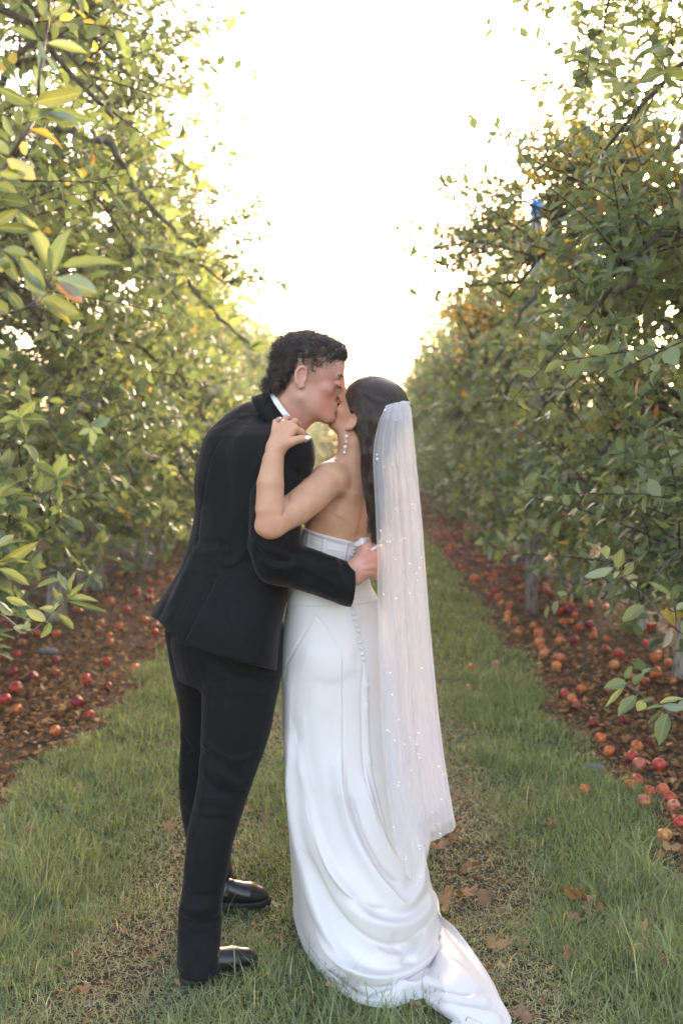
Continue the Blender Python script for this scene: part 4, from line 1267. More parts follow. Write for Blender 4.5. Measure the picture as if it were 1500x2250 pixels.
# collars: the ring runs from the nape (600,858) down to the throat (660,937)
cn = P(631, 899, 3.0); ax = np.array(P(662, 938, 3.0) - P(600, 860, 3.0)); cnrm = np.array([.79, -.10, .60])
band('shirt_collar', cn, cnrm, ax, [(-.030, .073, .074), (.004, .0685, .070), (.008, .066, .0675), (.004, .063, .0645), (-.030, .066, .067)], cotton, man, bow=.004)
band('jacket_collar', cn, cnrm, ax, [(-.060, .094, .094), (-.030, .083, .084), (-.0105, .0755, .077), (-.008, .0725, .074), (-.020, .071, .072), (-.060, .080, .080)], wool, man, bow=.004)

# shoes -------------------------------------------------------------------
def shoe(heel, toe):
    h = np.array(heel, float); t = np.array(toe, float); h[2] = t[2] = 0
    d = unit(t - h); L = np.linalg.norm(t - h); sd = np.array([-d[1], d[0], 0])
    S = Solid(np.minimum(h, t) - .09 + [0, 0, .06], np.maximum(h, t) + [.09, .09, .17], .0032)
    at = lambda f, z, s=0: h + d * f * L + sd * s + [0, 0, z]
    S.chain([at(.04, .036), at(.3, .040), at(.70, .034), at(.94, .026), at(1.05, .024)], [.028, .031, .038, .032, .024], .02)
    S.chain([at(.10, .045), at(.18, .060), at(.20, .070)], [.031, .026, .020], .01)
    S.chain([at(.20, .062), at(.40, .052), at(.6, .040)], [.024, .029, .032], .012)
    S.keep(lambda X, Y, Z: .020 - Z + X * 0 + Y * 0)
    V, F = S.polys(); V = relax(V, F, 1, .5)
    so = solid_obj('shoe', V - MO, F, [leather], man)
    S = Solid(np.minimum(h, t) - .09 + [0, 0, .06], np.maximum(h, t) + [.09, .09, .08], .0032)
    for z in (.005, .015):
        S.chain([at(.02, z), at(.3, z), at(.70, z), at(.94, z), at(1.06, z)], [.037, .034, .042, .036, .027], .01)
    S.keep(lambda X, Y, Z: np.maximum(Z - .0205, -.004 - Z) + X * 0 + Y * 0)
    sl, (X, Y, Z) = S.sub(S.lo, S.lo + S.n * S.h)
    f = ((X - h[0]) * d[0] + (Y - h[1]) * d[1]) / L
    S.d[sl] = np.maximum(S.d[sl], -np.maximum(np.abs(f - .42) * L - .035, Z - .008))
    V, F = S.polys()
    solid_obj('sole', V - MO, F, [rubber], so)
shoe(G(422, 2156), G(545, 2124))
shoe(G(485, 1990), G(572, 1984))

# hair ----------------------------------------------------------------------
def man_hair():
    rng = np.random.default_rng(21)
    S = Solid(P(555, 885, 3.0) + Vector((0, -.15, 0)), P(790, 715, 3.0) + Vector((0, .15, 0)), .0032)
    A = HG.A
    S.ell(HG.p(-.022, 0, .052), A, [.090 , .080 , .074], .02)
    S.ell(HG.p(.034, 0, .080), A, [.056, .062, .034], .03)
    S.ell(HG.p(-.070, 0, .030), A, [.046, .070, .066], .02)
    S.cone(HG.p(-.085, .03, -.02), HG.p(-.100, .03, -.050), .034, .024, .02); S.cone(HG.p(-.085, -.03, -.02), HG.p(-.098, -.028, -.050), .034, .022, .02)
    # bare face, temples and the clipped sides round the ears
    for y in (-1, 1):
        S.ell(HG.p(.074, .075 * y, .010), A, [.076, .050, .058], .01, 'cut')
        S.ell(HG.p(-.030, .100 * y, -.022), A, [.034, .036, .042], .008, 'cut')
    S.ell(HG.p(.125, 0, .012), A, [.060, .12, .078], .008, 'cut')
    S.ell(HG.p(.010, 0, -.080), A, [.080, .12, .070], .008, 'cut')
    V, F = S.polys(); V = relax(V, F, 2, .5)
    Nn = vert_normals(V, F)
    lump = np.array([noise.noise(Vector(v * 55)) for v in V]) * .009 + np.array([noise.noise(Vector(v * 110)) for v in V]) * .005
    V2 = V + Nn * lump[:, None]
    ho = solid_obj('hair', V2 - MO, F, [dark_hair], man)
    # curls standing off the surface
    cen = V2[F[:, 0]]; nn = Nn[F[:, 0]]
    ids = rng.choice(len(F), 5200)
    st, ra = [], []
    for i in ids:
        p = cen[i] - MO; n = nn[i]
        if n @ HG.u < -.85: continue
        a = unit(np.cross(n, rng.normal(size=3))); b = np.cross(n, a)
        back = -HG.f * .35 - HG.u * .25
        k = 12; t = np.linspace(0, 1, k)
        big = rng.random() < .35; L = rng.uniform(.010, .024) if big else rng.uniform(.006, .016); turns = rng.uniform(.7, 1.6); cr = rng.uniform(.0045, .0085) if big else rng.uniform(.0025, .0058); ph = rng.uniform(0, 6.28)
        ax_ = unit(n * rng.uniform(.2, .8) + back + rng.normal(0, .35, 3))
        c = p + ax_ * (t * L)[:, None] + a * (cr * (np.cos(ph + t * turns * 6.28) - math.cos(ph)))[:, None] + b * (cr * (np.sin(ph + t * turns * 6.28) - math.sin(ph)))[:, None]
        st.append(c); ra.append(np.linspace(.0010 if big else .00055, .0003, k))
    hair_strands('curls', st, ra, dark_hair, ho)
    # stubble-short sides, eyebrow, lashes, moustache
    def patch(name, pts, n, L, r0, lay, mat=dark_hair, jit=.002):
        pts = np.array([HG.p(*q) for q in pts]); s2, r2 = [], []
        seg = len(pts) - 1
        for _ in range(n):
            u = rng.uniform(0, seg); j = min(int(u), seg - 1); p = pts[j] + (pts[j + 1] - pts[j]) * (u - j) + rng.normal(0, jit, 3)
            p = np.array(p); hit, nr, _, _ = man_bvh.find_nearest(Vector(p))
            if hit is None: continue
            p = np.array(hit); nr = np.array(nr)
            d = unit(HG.f * lay[0] + HG.l * lay[1] + HG.u * lay[2] + nr * .12 + rng.normal(0, .12, 3))
            t = np.linspace(0, 1, 4); s2.append(p - MO + d * (t * L)[:, None] + nr * .0006); r2.append(np.linspace(r0, r0 * .4, 4))
        hair_strands(name, s2, r2, mat, man)
    patch('eyebrow', [(.093, -.014, .013), (.090, -.026, .019), (.080, -.040, .019), (.068, -.047, .013)], 150, .0065, .00045, (-.5, -.6, .25), jit=.0022)
    patch('eyelashes', [(.083, -.023, -.009), (.079, -.035, -.0125), (.069, -.045, -.009)], 60, .006, .0005, (.8, -.3, -.5), jit=.0006)
    patch('moustache', [(.100, -.004, -.052), (.096, -.016, -.054), (.088, -.026, -.060)], 320, .005, .0004, (.4, -.5, -.6), jit=.0022)
    patch('short_sides', [(-.01, -.075, .040), (.02, -.075, .055), (.045, -.068, .062), (.03, -.07, .035), (-.02, -.078, .030), (-.012, -.075, .010)], 1500, .0026, .00028, (.2, 0, -.9), jit=.008)
man_hair()

# ================================================================== THE BRIDE
PHB = R(90 + 33)
bride = empty('person', G(760, 2060))
BO = np.array(bride.location)
tag(bride, 'bride with long brown hair in a strapless white satin gown, kissing the man', 'person')
a_, p_ = R(42), R(40)
hb = (-math.cos(p_), math.sin(p_))
fb = (math.cos(a_) * hb[0], math.cos(a_) * hb[1], math.sin(a_))
ub = (-math.sin(a_) * hb[0], -math.sin(a_) * hb[1], math.cos(a_))
HB = Frame(P(799, 909, 2.985), fb, ub, .97)

torso_b = [(1022, 728, 832, 2.99, 1.5), (1045, 708, 846, 2.99, 1.55), (1075, 698, 846, 2.99, 1.5), (1105, 688, 838, 3.0, 1.45), (1140, 675, 827, 3.0, 1.4), (1180, 664, 815, 3.01, 1.35),
           (1220, 656, 808, 3.01, 1.3), (1250, 650, 806, 3.02, 1.3), (1290, 642, 813, 3.03, 1.3)]
hip_b = [(1290, 642, 813, 3.03, 1.3), (1320, 632, 830, 3.04, 1.3), (1360, 625, 846, 3.05, 1.3), (1400, 620, 857, 3.05, 1.3), (1450, 617, 865, 3.05, 1.25), (1500, 619, 868, 3.05, 1.2)]

def bride_body():
    S = Solid(P(540, 1330, 3.0) + Vector((0, -.42, 0)), P(930, 810, 3.0) + Vector((0, .42, 0)), .0028)
    head(S, HB, False)
    S.chain([HB.p(-.035, 0, -.035), P(778, 975, 2.975), P(776, 1035, 2.99)], [.052, .046, .056], .03)
    S.stack(rows_px(torso_b, PHB, 1.4), .03)
    # trapezius, shoulders
    S.chain([P(776, 1020, 2.98), P(742, 1036, 2.94), P(724, 1052, 2.905)], [.042, .038, .044], .035)
    S.chain([P(790, 1020, 3.0), P(830, 1050, 3.07)], [.042, .044], .035)
    # left arm laid over the man's shoulder
    el = P(598, 1150, 2.705)
    S.chain([P(724, 1054, 2.895), P(690, 1085, 2.83), P(650, 1118, 2.77), el], [.048, .050, .047, .038], .03)
    S.chain([el, P(593, 1118, 2.70), P(594, 1062, 2.70), P(600, 1012, 2.705), P(606, 985, 2.71)], [.036, .0395, .0365, .029, .0235], .02, None)
    S.cone(P(588, 1160, 2.705), P(576, 1158, 2.705), .020, .016, .025)
    # right arm passes behind the man
    S.chain([P(830, 1052, 3.08), P(770, 1120, 3.22), P(690, 1140, 3.30), P(600, 1090, 3.31)], [.042, .038, .034, .024], .02)
    # hand: metacarpals, four fingers over the shoulder, thumb towards the neck
    w = P(606, 984, 2.712)
    kn = [P(647, 942, 2.715), P(636, 934, 2.725), P(622, 932, 2.735), P(605, 939, 2.74)]
    for kpt, r in zip(kn, (.0125, .0125, .0115, .0105)):
        S.cone(w, kpt, .0195, r, .014)
    S.chain([kn[0], P(662, 950, 2.735), P(669, 960, 2.765), P(671, 968, 2.79)], [.0110, .0100, .0085, .0070], .004)
    S.chain([kn[1], P(648, 926, 2.765), P(655, 932, 2.80), P(658, 942, 2.82)], [.0110, .0098, .0085, .0070], .004)
    S.chain([kn[2], P(628, 919, 2.775), P(636, 920, 2.81), P(640, 930, 2.835)], [.0100, .0094, .0080, .0068], .004)
    S.chain([kn[3], P(605, 928, 2.76), P(613, 921, 2.785)], [.0095, .0082, .0068], .004)
    S.chain([P(616, 982, 2.705), P(640, 970, 2.69), P(658, 965, 2.69), P(676, 962, 2.695)], [.0170, .0130, .0105, .0085], .012)
    V, F = S.polys()
    V = relax(V, F, 1, .4)
    L = [([(806, 1080), (800, 1120), (792, 1160), (786, 1190)], -5, 7), ([(770, 1075), (760, 1110), (745, 1140)], 4, 16), ([(745, 1060), (738, 1095), (728, 1120)], -3, 9),
         ([(632, 1078), (631, 1110), (622, 1135)], -5, 5), ([(575, 1168), (600, 1178), (640, 1165)], 2, 8), ([(636, 958), (648, 962)], -2.4, 3), ([(628, 958), (631, 945), (630, 936)], -1.4, 2.5), ([(617, 958), (616, 946), (614, 938)], -1.4, 2.5), ([(640, 955), (641, 946)], -1.2, 2.5), ([(760, 1000), (752, 1018)], 2, 5)]
    V = creases(V, F, L)
    return V, F
V, F = bride_body()
locb = lambda p: tuple(np.array(p) - BO)
skin_b = skin_material('tanned_skin', (.57, .305, .19), (.62, .29, .20), [(locb(P(580, 1165, 2.70)), .06, .7), (locb(P(625, 945, 2.71)), .07, .55), (locb(HB.p(.06, .05, -.04)), .05, .3), (locb(HB.p(-.035, .085, -.01)), .03, .6)], .45)
solid_obj('body', V - BO, F, [skin_b], bride)
bb = bvh_of(V, F)

def nail(p, d, n, r):
    me = sphere_mesh('fingernail', 1.0, nail_mat, 10, 6)
    o = obj('fingernail', me, bride, Vector(p) - Vector(BO))
    q = Matrix((unit(np.array(d)), unit(np.cross(n, d)), unit(np.array(n)))).transposed()
    o.rotation_euler = q.to_euler(); o.scale = (r * 1.25, r * .9, r * .35)
nail(P(676, 961.5, 2.6855), (1, 0, .1), (.1, -.9, .3), .0068)
nail(P(614.5, 920, 2.7795), (.6, .1, .6), (-.3, -.8, .5), .0055)

ring_g = Geo(); c = P(624, 926, 2.745); t = np.linspace(0, 2 * np.pi, 20)
ring_g.tube(np.stack([c.x + .0112 * np.cos(t) , c.y + .0112 * np.sin(t) * .8, c.z + .004 * np.cos(t) + .004 * np.sin(t)], 1) - BO, .0011, 6)
ro = obj('ring', ring_g.mesh('ring', [gold], False), bride)
obj('gem', sphere_mesh('gem', .0042, pearl_mat, 8, 5, .8), ro, P(622, 923.5, 2.728) - Vector(BO))

# dress ------------------------------------------------------------------
TOPE = np.array([(600, 1150), (668, 1160), (700, 1172), (740, 1182), (778, 1191), (812, 1184), (900, 1180)], float)
def above(pxs, pys):
    return lambda X, Y, Z: None
def bodice():
    S = Solid(P(620, 1340, 3.0) + Vector((0, -.2, 0)), P(860, 1130, 3.0) + Vector((0, .2, 0)), .003)
    rows = [(r[0], r[1] - 3.5, r[2] + 3.5, r[3], r[4]) for r in torso_b[3:]] + [(1320, 629, 832, 3.04, 1.3)]
    S.stack(rows_px(rows, PHB, 1.4), 0)
    M = CAM_N; c = np.array(CAM)
    def top(X, Y, Z):
        x, y, z = X - c[0], Y - c[1], Z - c[2]
        lx = x * M[0, 0] + y * M[1, 0] + z * M[2, 0]; ly = x * M[0, 1] + y * M[1, 1] + z * M[2, 1]; lz = x * M[0, 2] + y * M[1, 2] + z * M[2, 2]
        px = 750 + FPX * lx / -lz; py = 1125 - FPX * ly / -lz
        return ((np.interp(px, TOPE[:, 0], TOPE[:, 1]) - py) * .00137).astype(np.float32)
    S.keep(top)
    V, F = S.polys(); V = relax(V, F, 1, .5)
    L = [([(668, 1164), (700, 1176), (740, 1186), (776, 1195)], 2.2, 3), ([(672, 1172), (740, 1194), (774, 1203)], -1.6, 2),
         ([(711, 1180), (709, 1225)], 2.2, 2.6), ([(762, 1192), (756, 1235)], 2.2, 2.6), ([(678, 1170), (674, 1210)], 2, 2.4),
         ([(680, 1190), (705, 1196)], 1.6, 3), ([(715, 1205), (755, 1212)], 1.5, 3), ([(715, 1192), (755, 1200)], -1.5, 3), ([(770, 1192), (760, 1240)], -2, 2)]
    return creases(V, F, L), F
V1, F1 = bodice()

HEMP = [(-180, (646, 2003), (642, 2006)), (-158, (660, 2055), (656, 2060)), (-138, (685, 2105), (680, 2110)), (-121, (715, 2145), (712, 2150)), (-106, (755, 2178), (752, 2188)),
        (-93, (800, 2195), (798, 2211)), (-81, (850, 2196), (856, 2217)), (-70, (890, 2186), (906, 2202)), (-61, (918, 2168), (940, 2196)), (-53, (938, 2150), (972, 2222)),
        (-46, (951, 2130), (1000, 2262)), (-39, (961, 2110), (1062, 2278)), (-31, (967, 2090), (1122, 2252)), (-24, (970, 2072), (1100, 2205)), (-17, (970, 2058), (1072, 2150)),
        (-9, (968, 2045), (1022, 2092)), (0, (962, 2030), (978, 2046)), (22, (950, 1990), (954, 1990)), (60, (880, 1952), (880, 1952)), (90, (800, 1945), (800, 1945)),
        (130, (700, 1950), (700, 1950)), (160, (655, 1975), (653, 1975)), (180, (646, 2003), (642, 2006))]
def skirt():
    th = np.concatenate([np.linspace(-180, 0, 330), np.linspace(0, 180, 90)[1:-1]])
    hp = np.array([(a, *G(*m)[:2], *G(*t)[:2]) for a, m, t in HEMP])
    Mx, My, Tx, Ty = (smooth_rows([(r[0], r[i]) for r in hp], 8) for i in (1, 2, 3, 4))
    f = lambda T: np.interp(th, T[:, 0], T[:, 1])
    mx, my, tx, ty = f(Mx), f(My), f(Tx), f(Ty)
    rows = sorted(rows_px(hip_b, PHB, 1.3)); rr = smooth_rows(rows)
    ztop, zhip = rr[-1, 0], rr[0, 0]
    zs = np.concatenate([np.linspace(ztop, zhip, 90)[:-1], np.linspace(zhip, .030, 250)])
    rad = np.radians(th); Vs = []
    # lower hips keep narrowing a touch towards the knee on the left, as the photo shows
    for z in zs:
        zz = max(z, zhip)
        cx, cy, w, t, ph = [np.interp(zz, rr[:, 0], rr[:, j]) for j in range(1, 6)]
        dx, dy = np.cos(rad), np.sin(rad)
        fo = dx * math.cos(ph) + dy * math.sin(ph); ac = -dx * math.sin(ph) + dy * math.cos(ph)
        r = 1 / np.sqrt((fo / t) ** 2 + (ac / w) ** 2)
        ex, ey = cx + r * dx, cy + r * dy
        s = np.clip((zhip - z) / zhip, 0, 1)
        p = np.interp(th, [-180, -150, -110, -70, -30, 0, 60, 180], [1.5, 1.7, 1.9, 1.6, 1.15, 1.1, 1.2, 1.5])
        wgt = s ** p
        Vs.append(np.stack([ex * (1 - wgt) + mx * wgt, ey * (1 - wgt) + my * wgt, np.full(len(th), z)], 1))
    # the train slides out over the grass
    ext = np.linspace(0, 1, 60)[1:]
    for e in ext:
        d = np.hypot(tx - mx, ty - my)
        zf = .004 + .026 * (1 - e ** 2) + .020 * np.sin(np.minimum(e * 3.1, 3.14)) * np.clip(d / .15, 0, 1) + .008 * np.sin(th / 6.0 + e * 5) * np.clip(d / .1, 0, 1)
        Vs.append(np.stack([mx + (tx - mx) * e, my + (ty - my) * e, zf * np.ones(len(th))], 1))
    # rolled edge
    Vs.append(np.stack([tx, ty, np.full(len(th), .004)], 1))
    n = len(th); V = np.concatenate(Vs); k = len(Vs)
    i = np.arange(k - 1)[:, None] * n; j = np.arange(n)[None]; j2 = (j + 1) % n
    F = np.stack([i + j, i + n + j, i + n + j2, i + j2], -1).reshape(-1, 4)
    L = [
        # long folds falling from the left hip and swinging round to the right
        ([(641, 1600), (648, 1740), (668, 1880), (700, 1990), (745, 2080), (800, 2140), (860, 2150)], 24.0, 13),
        ([(632, 1640), (640, 1800), (655, 1930), (690, 2040), (740, 2120), (790, 2168)], -20.8, 9),
        ([(655, 1640), (680, 1790), (715, 1890), (765, 1965), (820, 2020), (880, 2030), (925, 2000), (943, 1950)], 27.2, 16),
        ([(662, 1700), (700, 1860), (745, 1950), (800, 1992), (850, 2000)], -14.4, 11),
        ([(680, 1880), (720, 1975), (775, 2040), (840, 2075), (900, 2068), (945, 2030)], -19.2, 13),
        ([(745, 1650), (755, 1745), (780, 1830), (815, 1900), (855, 1960), (885, 1985), (915, 1950), (935, 1890)], 20.8, 12),
        ([(770, 1750), (795, 1830), (835, 1905), (875, 1945)], -14.4, 9),
        ([(800, 1700), (822, 1790), (850, 1860), (880, 1905), (905, 1925)], 14.4, 10),
        ([(690, 2030), (740, 2100), (800, 2135), (870, 2140), (930, 2110), (962, 2060)], 19.2, 12),
        ([(668, 2010), (705, 2090), (755, 2150), (820, 2178), (880, 2172)], -14.4, 9),
        ([(855, 2165), (905, 2165), (950, 2150)], 16.0, 8), ([(925, 2170), (975, 2175), (1040, 2190)], -12.8, 8), ([(930, 2185), (985, 2215), (1060, 2235), (1105, 2245)], 22.4, 11),
        ([(950, 2180), (1010, 2190), (1080, 2200)], 14.4, 9), ([(960, 2095), (1010, 2130), (1060, 2180)], 9.6, 14), ([(985, 2235), (1010, 2250)], -16.0, 8),
        ([(900, 2110), (925, 2070), (945, 2010), (948, 1950)], 11.2, 9), ([(880, 2120), (910, 2080), (930, 2030)], -9.6, 7),
        ([(860, 2050), (885, 2090), (905, 2120)], -8.0, 9), ([(820, 2080), (860, 2100), (900, 2095)], 9.6, 12),
        ([(665, 1560), (672, 1650), (690, 1740)], 2.5, 10), ([(700, 1500), (700, 1620), (712, 1740)], 2.5, 14), ([(640, 1500), (637, 1580), (645, 1660)], 3.4, 8), ([(720, 1560), (735, 1680)], -2.1, 10),
        # seams and the satin stripe
        ([(748, 1424), (749, 1523), (749, 1648), (752, 1741), (774, 1835)], 2.2, 2.6), ([(752, 1424), (753, 1523), (753, 1648), (757, 1741), (780, 1835)], -2.6, 2.2),
        ([(798, 1455), (794, 1555), (799, 1695), (818, 1772), (838, 1838)], -3.5, 2.4), ([(806, 1480), (806, 1555), (812, 1680), (832, 1772), (850, 1838)], 3.5, 5),
        ([(808, 1500), (809, 1512)], 2.5, 7), ([(806, 1545), (808, 1560)], 2.5, 6), ([(810, 1660), (815, 1680)], 2.5, 6),
        ([(693, 1352), (660, 1405), (627, 1463)], -2.6, 2.2), ([(693, 1352), (720, 1385), (744, 1420)], -2.0, 2.0), ([(640, 1302), (690, 1320), (705, 1318)], -2.0, 2.2),
        ([(628, 1463), (622, 1540), (628, 1640)], -3, 4),
        ([(690, 1500), (740, 1508), (790, 1478)], -4, 22), ([(660, 1440), (720, 1450), (780, 1440)], 3, 26), ([(786, 1460), (800, 1350)], -3, 12),
        ([(790, 1318), (815, 1330), (830, 1345)], -2.5, 4), ([(770, 1315), (800, 1322)], 2, 4)]
    V = creases(V, F, L, skew=1.55)
    # cloth rests on the grass, never in it
    g = hgt(V[:, 0], V[:, 1]); V[:, 2] = np.maximum(V[:, 2], g + .004)
    return V, F
V2, F2 = skirt()
dress = solid_obj('dress', np.concatenate([V1, V2]) - BO, np.concatenate([F1, F2 + len(V1)]), [satin], bride)
sk_bvh = bvh_of(V2, F2); bo_bvh = bvh_of(V1, F1)
bm_ = sphere_mesh('button', .0078, satin, 12, 8, .75)
for x, y in [(780, 1196), (776.5, 1205), (774.5, 1212.5), (771, 1219.5)]:
    hit, nr = pick(bo_bvh, x, y)
    if hit: obj('button', bm_, dress, hit + nr * .003 - Vector(BO))
for x, y in [(771, 1322), (773, 1335), (776, 1348), (780, 1361), (783, 1374), (786, 1386), (788, 1398), (790, 1411), (793, 1424), (795, 1437), (797, 1449)]:
    hit, nr = pick(sk_bvh, x, y)
    if hit: obj('button', bm_, dress, hit + nr * .003 - Vector(BO))
# little satin bow ends at the back of the bodice
S = Solid(P(765, 1225, 2.95) + Vector((0, -.12, 0)), P(850, 1160, 2.95) + Vector((0, .1, 0)), .0028)
S.chain([P(782, 1196, 2.888), P(795, 1188, 2.885), P(810, 1184, 2.905)], [.005, .0075, .004], .005, (Vector((.2, .3, 1)), .8))
S.chain([P(783, 1198, 2.886), P(797, 1195, 2.882), P(808, 1189, 2.90)], [.006, .008, .004], .004)
S.chain([P(817, 1208, 2.868), P(825, 1203, 2.865), P(831, 1197, 2.87)], [.006, .0045, .003], .004)
Vb, Fb = S.polys(); solid_obj('bow', Vb - BO, Fb, [satin], dress)

# hair ----------------------------------------------------------------------
def bride_hair():
    rng = np.random.default_rng(31)
    S = Solid(P(745, 1220, 2.95) + Vector((0, -.18, 0)), P(915, 800, 2.95) + Vector((0, .2, 0)), .0032)
    A = HB.A
    S.ell(HB.p(-.020, 0, .040), A, [.104, .086, .092], .02)
    S.ell(P(856, 888, 2.955), np.eye(3), [.050, .075, .055], .03)
    S.ell(P(835, 925, 2.945), np.eye(3), [.062, .070, .060], .03)
    S.chain([P(828, 940, 2.92), P(822, 1000, 2.89), P(822, 1060, 2.885), P(826, 1120, 2.882), P(826, 1188, 2.885)], [.060, .040, .033, .026, .012], .03)
    S.chain([P(812, 990, 2.905), P(806, 1035, 2.89), P(812, 1090, 2.885), P(817, 1140, 2.885)], [.020, .014, .012, .008], .014)
    # forehead, cheek and ear stay clear
    S.ell(HB.p(.112, 0, -.005), A, [.066, .12, .085], .006, 'cut')
    S.ell(HB.p(.046, .075, -.046), A, [.090, .058, .066], .006, 'cut')
    S.ell(HB.p(-.032, .096, -.012), A, [.024, .030, .034], .006, 'cut')
    S.ell(HB.p(.050, -.07, -.050), A, [.085, .055, .062], .006, 'cut')
    V, F = S.polys(); V = relax(V, F, 3, .5)
    L = [([(835, 1010), (828, 1060), (840, 1110), (832, 1170)], 3, 5), ([(812, 1020), (808, 1060), (822, 1110), (818, 1160)], -3, 4), ([(825, 990), (818, 1040)], -3, 4)]
    V = creases(V, F, L)
    ho = solid_obj('hair', V - BO, F, [brown_hair], bride)
    hb_ = bvh_of(V, F)
    # strands combed from the hairline back to the comb, then long waves down the back
    st, ra = [], []
    def lay(pts, n, spread, r0=.00042, lift=.0012, wav=0.0, free=.0):
        pts = smooth_rows([(i, *q) for i, q in enumerate(pts)], 7)[:, 1:]
        for _ in range(n):
            off = rng.normal(0, spread, 2); ph = rng.uniform(0, 6); tt = np.linspace(0, 1, len(pts)); out = []
            for i, (x, y) in enumerate(pts):
                xx = x + off[0] + wav * math.sin(ph * .25 + tt[i] * 9) + rng.normal(0, .15); yy = y + off[1]
                hit, nr = pick(hb_, xx, yy)
                if hit is None:
                    if len(out) > 2: break
                    out = []; continue
                out.append(np.array(hit) + np.array(nr) * (lift + free * tt[i]) - BO)
            if len(out) > 4 and max(np.linalg.norm(np.diff(np.array(out), axis=0), axis=1)) < .03:
                o_ = np.array(out); st.append(o_); ra.append(np.linspace(r0, r0 * .5, len(o_)))
    lay([(782, 855), (800, 870), (825, 885), (850, 893)], 144, 4.5); lay([(795, 845), (820, 855), (845, 870), (862, 888)], 144, 4.5)
    lay([(812, 836), (840, 842), (864, 860), (880, 884)], 144, 3.9); lay([(776, 880), (790, 900), (815, 910), (838, 905)], 144, 5.2)
    lay([(778, 900), (785, 930), (800, 960), (812, 1000)], 144, 5.2); lay([(800, 880), (808, 920), (815, 960), (820, 1000)], 192, 7.8)
    lay([(845, 835), (865, 845), (884, 865), (893, 885)], 96, 3.2)
    lay([(820, 940), (818, 1000), (812, 1050), (822, 1110), (820, 1185)], 312, 7.8, wav=2.5); lay([(805, 960), (806, 1010), (802, 1040), (815, 1090), (816, 1150)], 192, 4.5, wav=2.5)
    lay([(790, 860), (812, 850), (845, 855), (875, 882)], 160, 5); lay([(800, 845), (830, 834), (860, 840), (886, 870)], 120, 4)
    hair_strands('strands', st, ra, brown_hair, ho)
    # loose wisps that end below the hair
    st, ra = [], []
    for _ in range(60):
        x0 = rng.uniform(808, 832); y0 = rng.uniform(1090, 1150); t = np.linspace(0, 1, 8); ph = rng.uniform(0, 6)
        st.append(np.array([np.array(P(x0 + 4 * math.sin(ph + q * 4) + rng.normal(0, .2), y0 + q * rng.uniform(40, 62), 2.872 + .01 * math.sin(ph + 2 * q))) for q in t]) - BO)
        ra.append(np.linspace(.0008, .0004, 8))
    hair_strands('wisps', st, ra, brown_hair, ho)
    st, ra = [], []
    for (x, y, r) in [(HB.p(.085, .022, -.010), HB.p(.083, .042, -.006), 40)]:
        for _ in range(r):
            u = rng.random(); p = x + (y - x) * u; d = unit(HB.f * 1.0 + HB.l * .3 - HB.u * .5 + rng.normal(0, .1, 3)); t = np.linspace(0, 1, 4)
            st.append(p - BO + d * (t * .009)[:, None]); ra.append(np.linspace(.0005, .0002, 4))
    hair_strands('eyelashes', st, ra, dark_hair, bride)
bride_hair()

# earring -------------------------------------------------------------------
lobe = Vector(HB.p(-.030, .084, -.040))
pl = to_px(np.array([lobe]))[0]
er = obj('earring', sphere_mesh('earring', .0035, gold, 8, 6), bride, P(pl[0], pl[1], lobe.y - .006) - Vector(BO))
wire = Geo(); ye = lobe.y - .008
wire.tube([tuple(P(761.5, 946, ye) - P(pl[0], pl[1], lobe.y - .006)), tuple(P(756, 1000, ye) - P(pl[0], pl[1], lobe.y - .006))], .0006, 5)
obj('wire', wire.mesh('wire', [gold], False), er)
for x, y, r in [(761, 959, .0050), (760, 971, .0030), (758, 982, .0052), (757, 988, .002), (756, 994.5, .0046)]:
    obj('pearl', sphere_mesh('pearl', r, pearl_mat, 12, 8), er, P(x, y, ye) - P(pl[0], pl[1], lobe.y - .006))

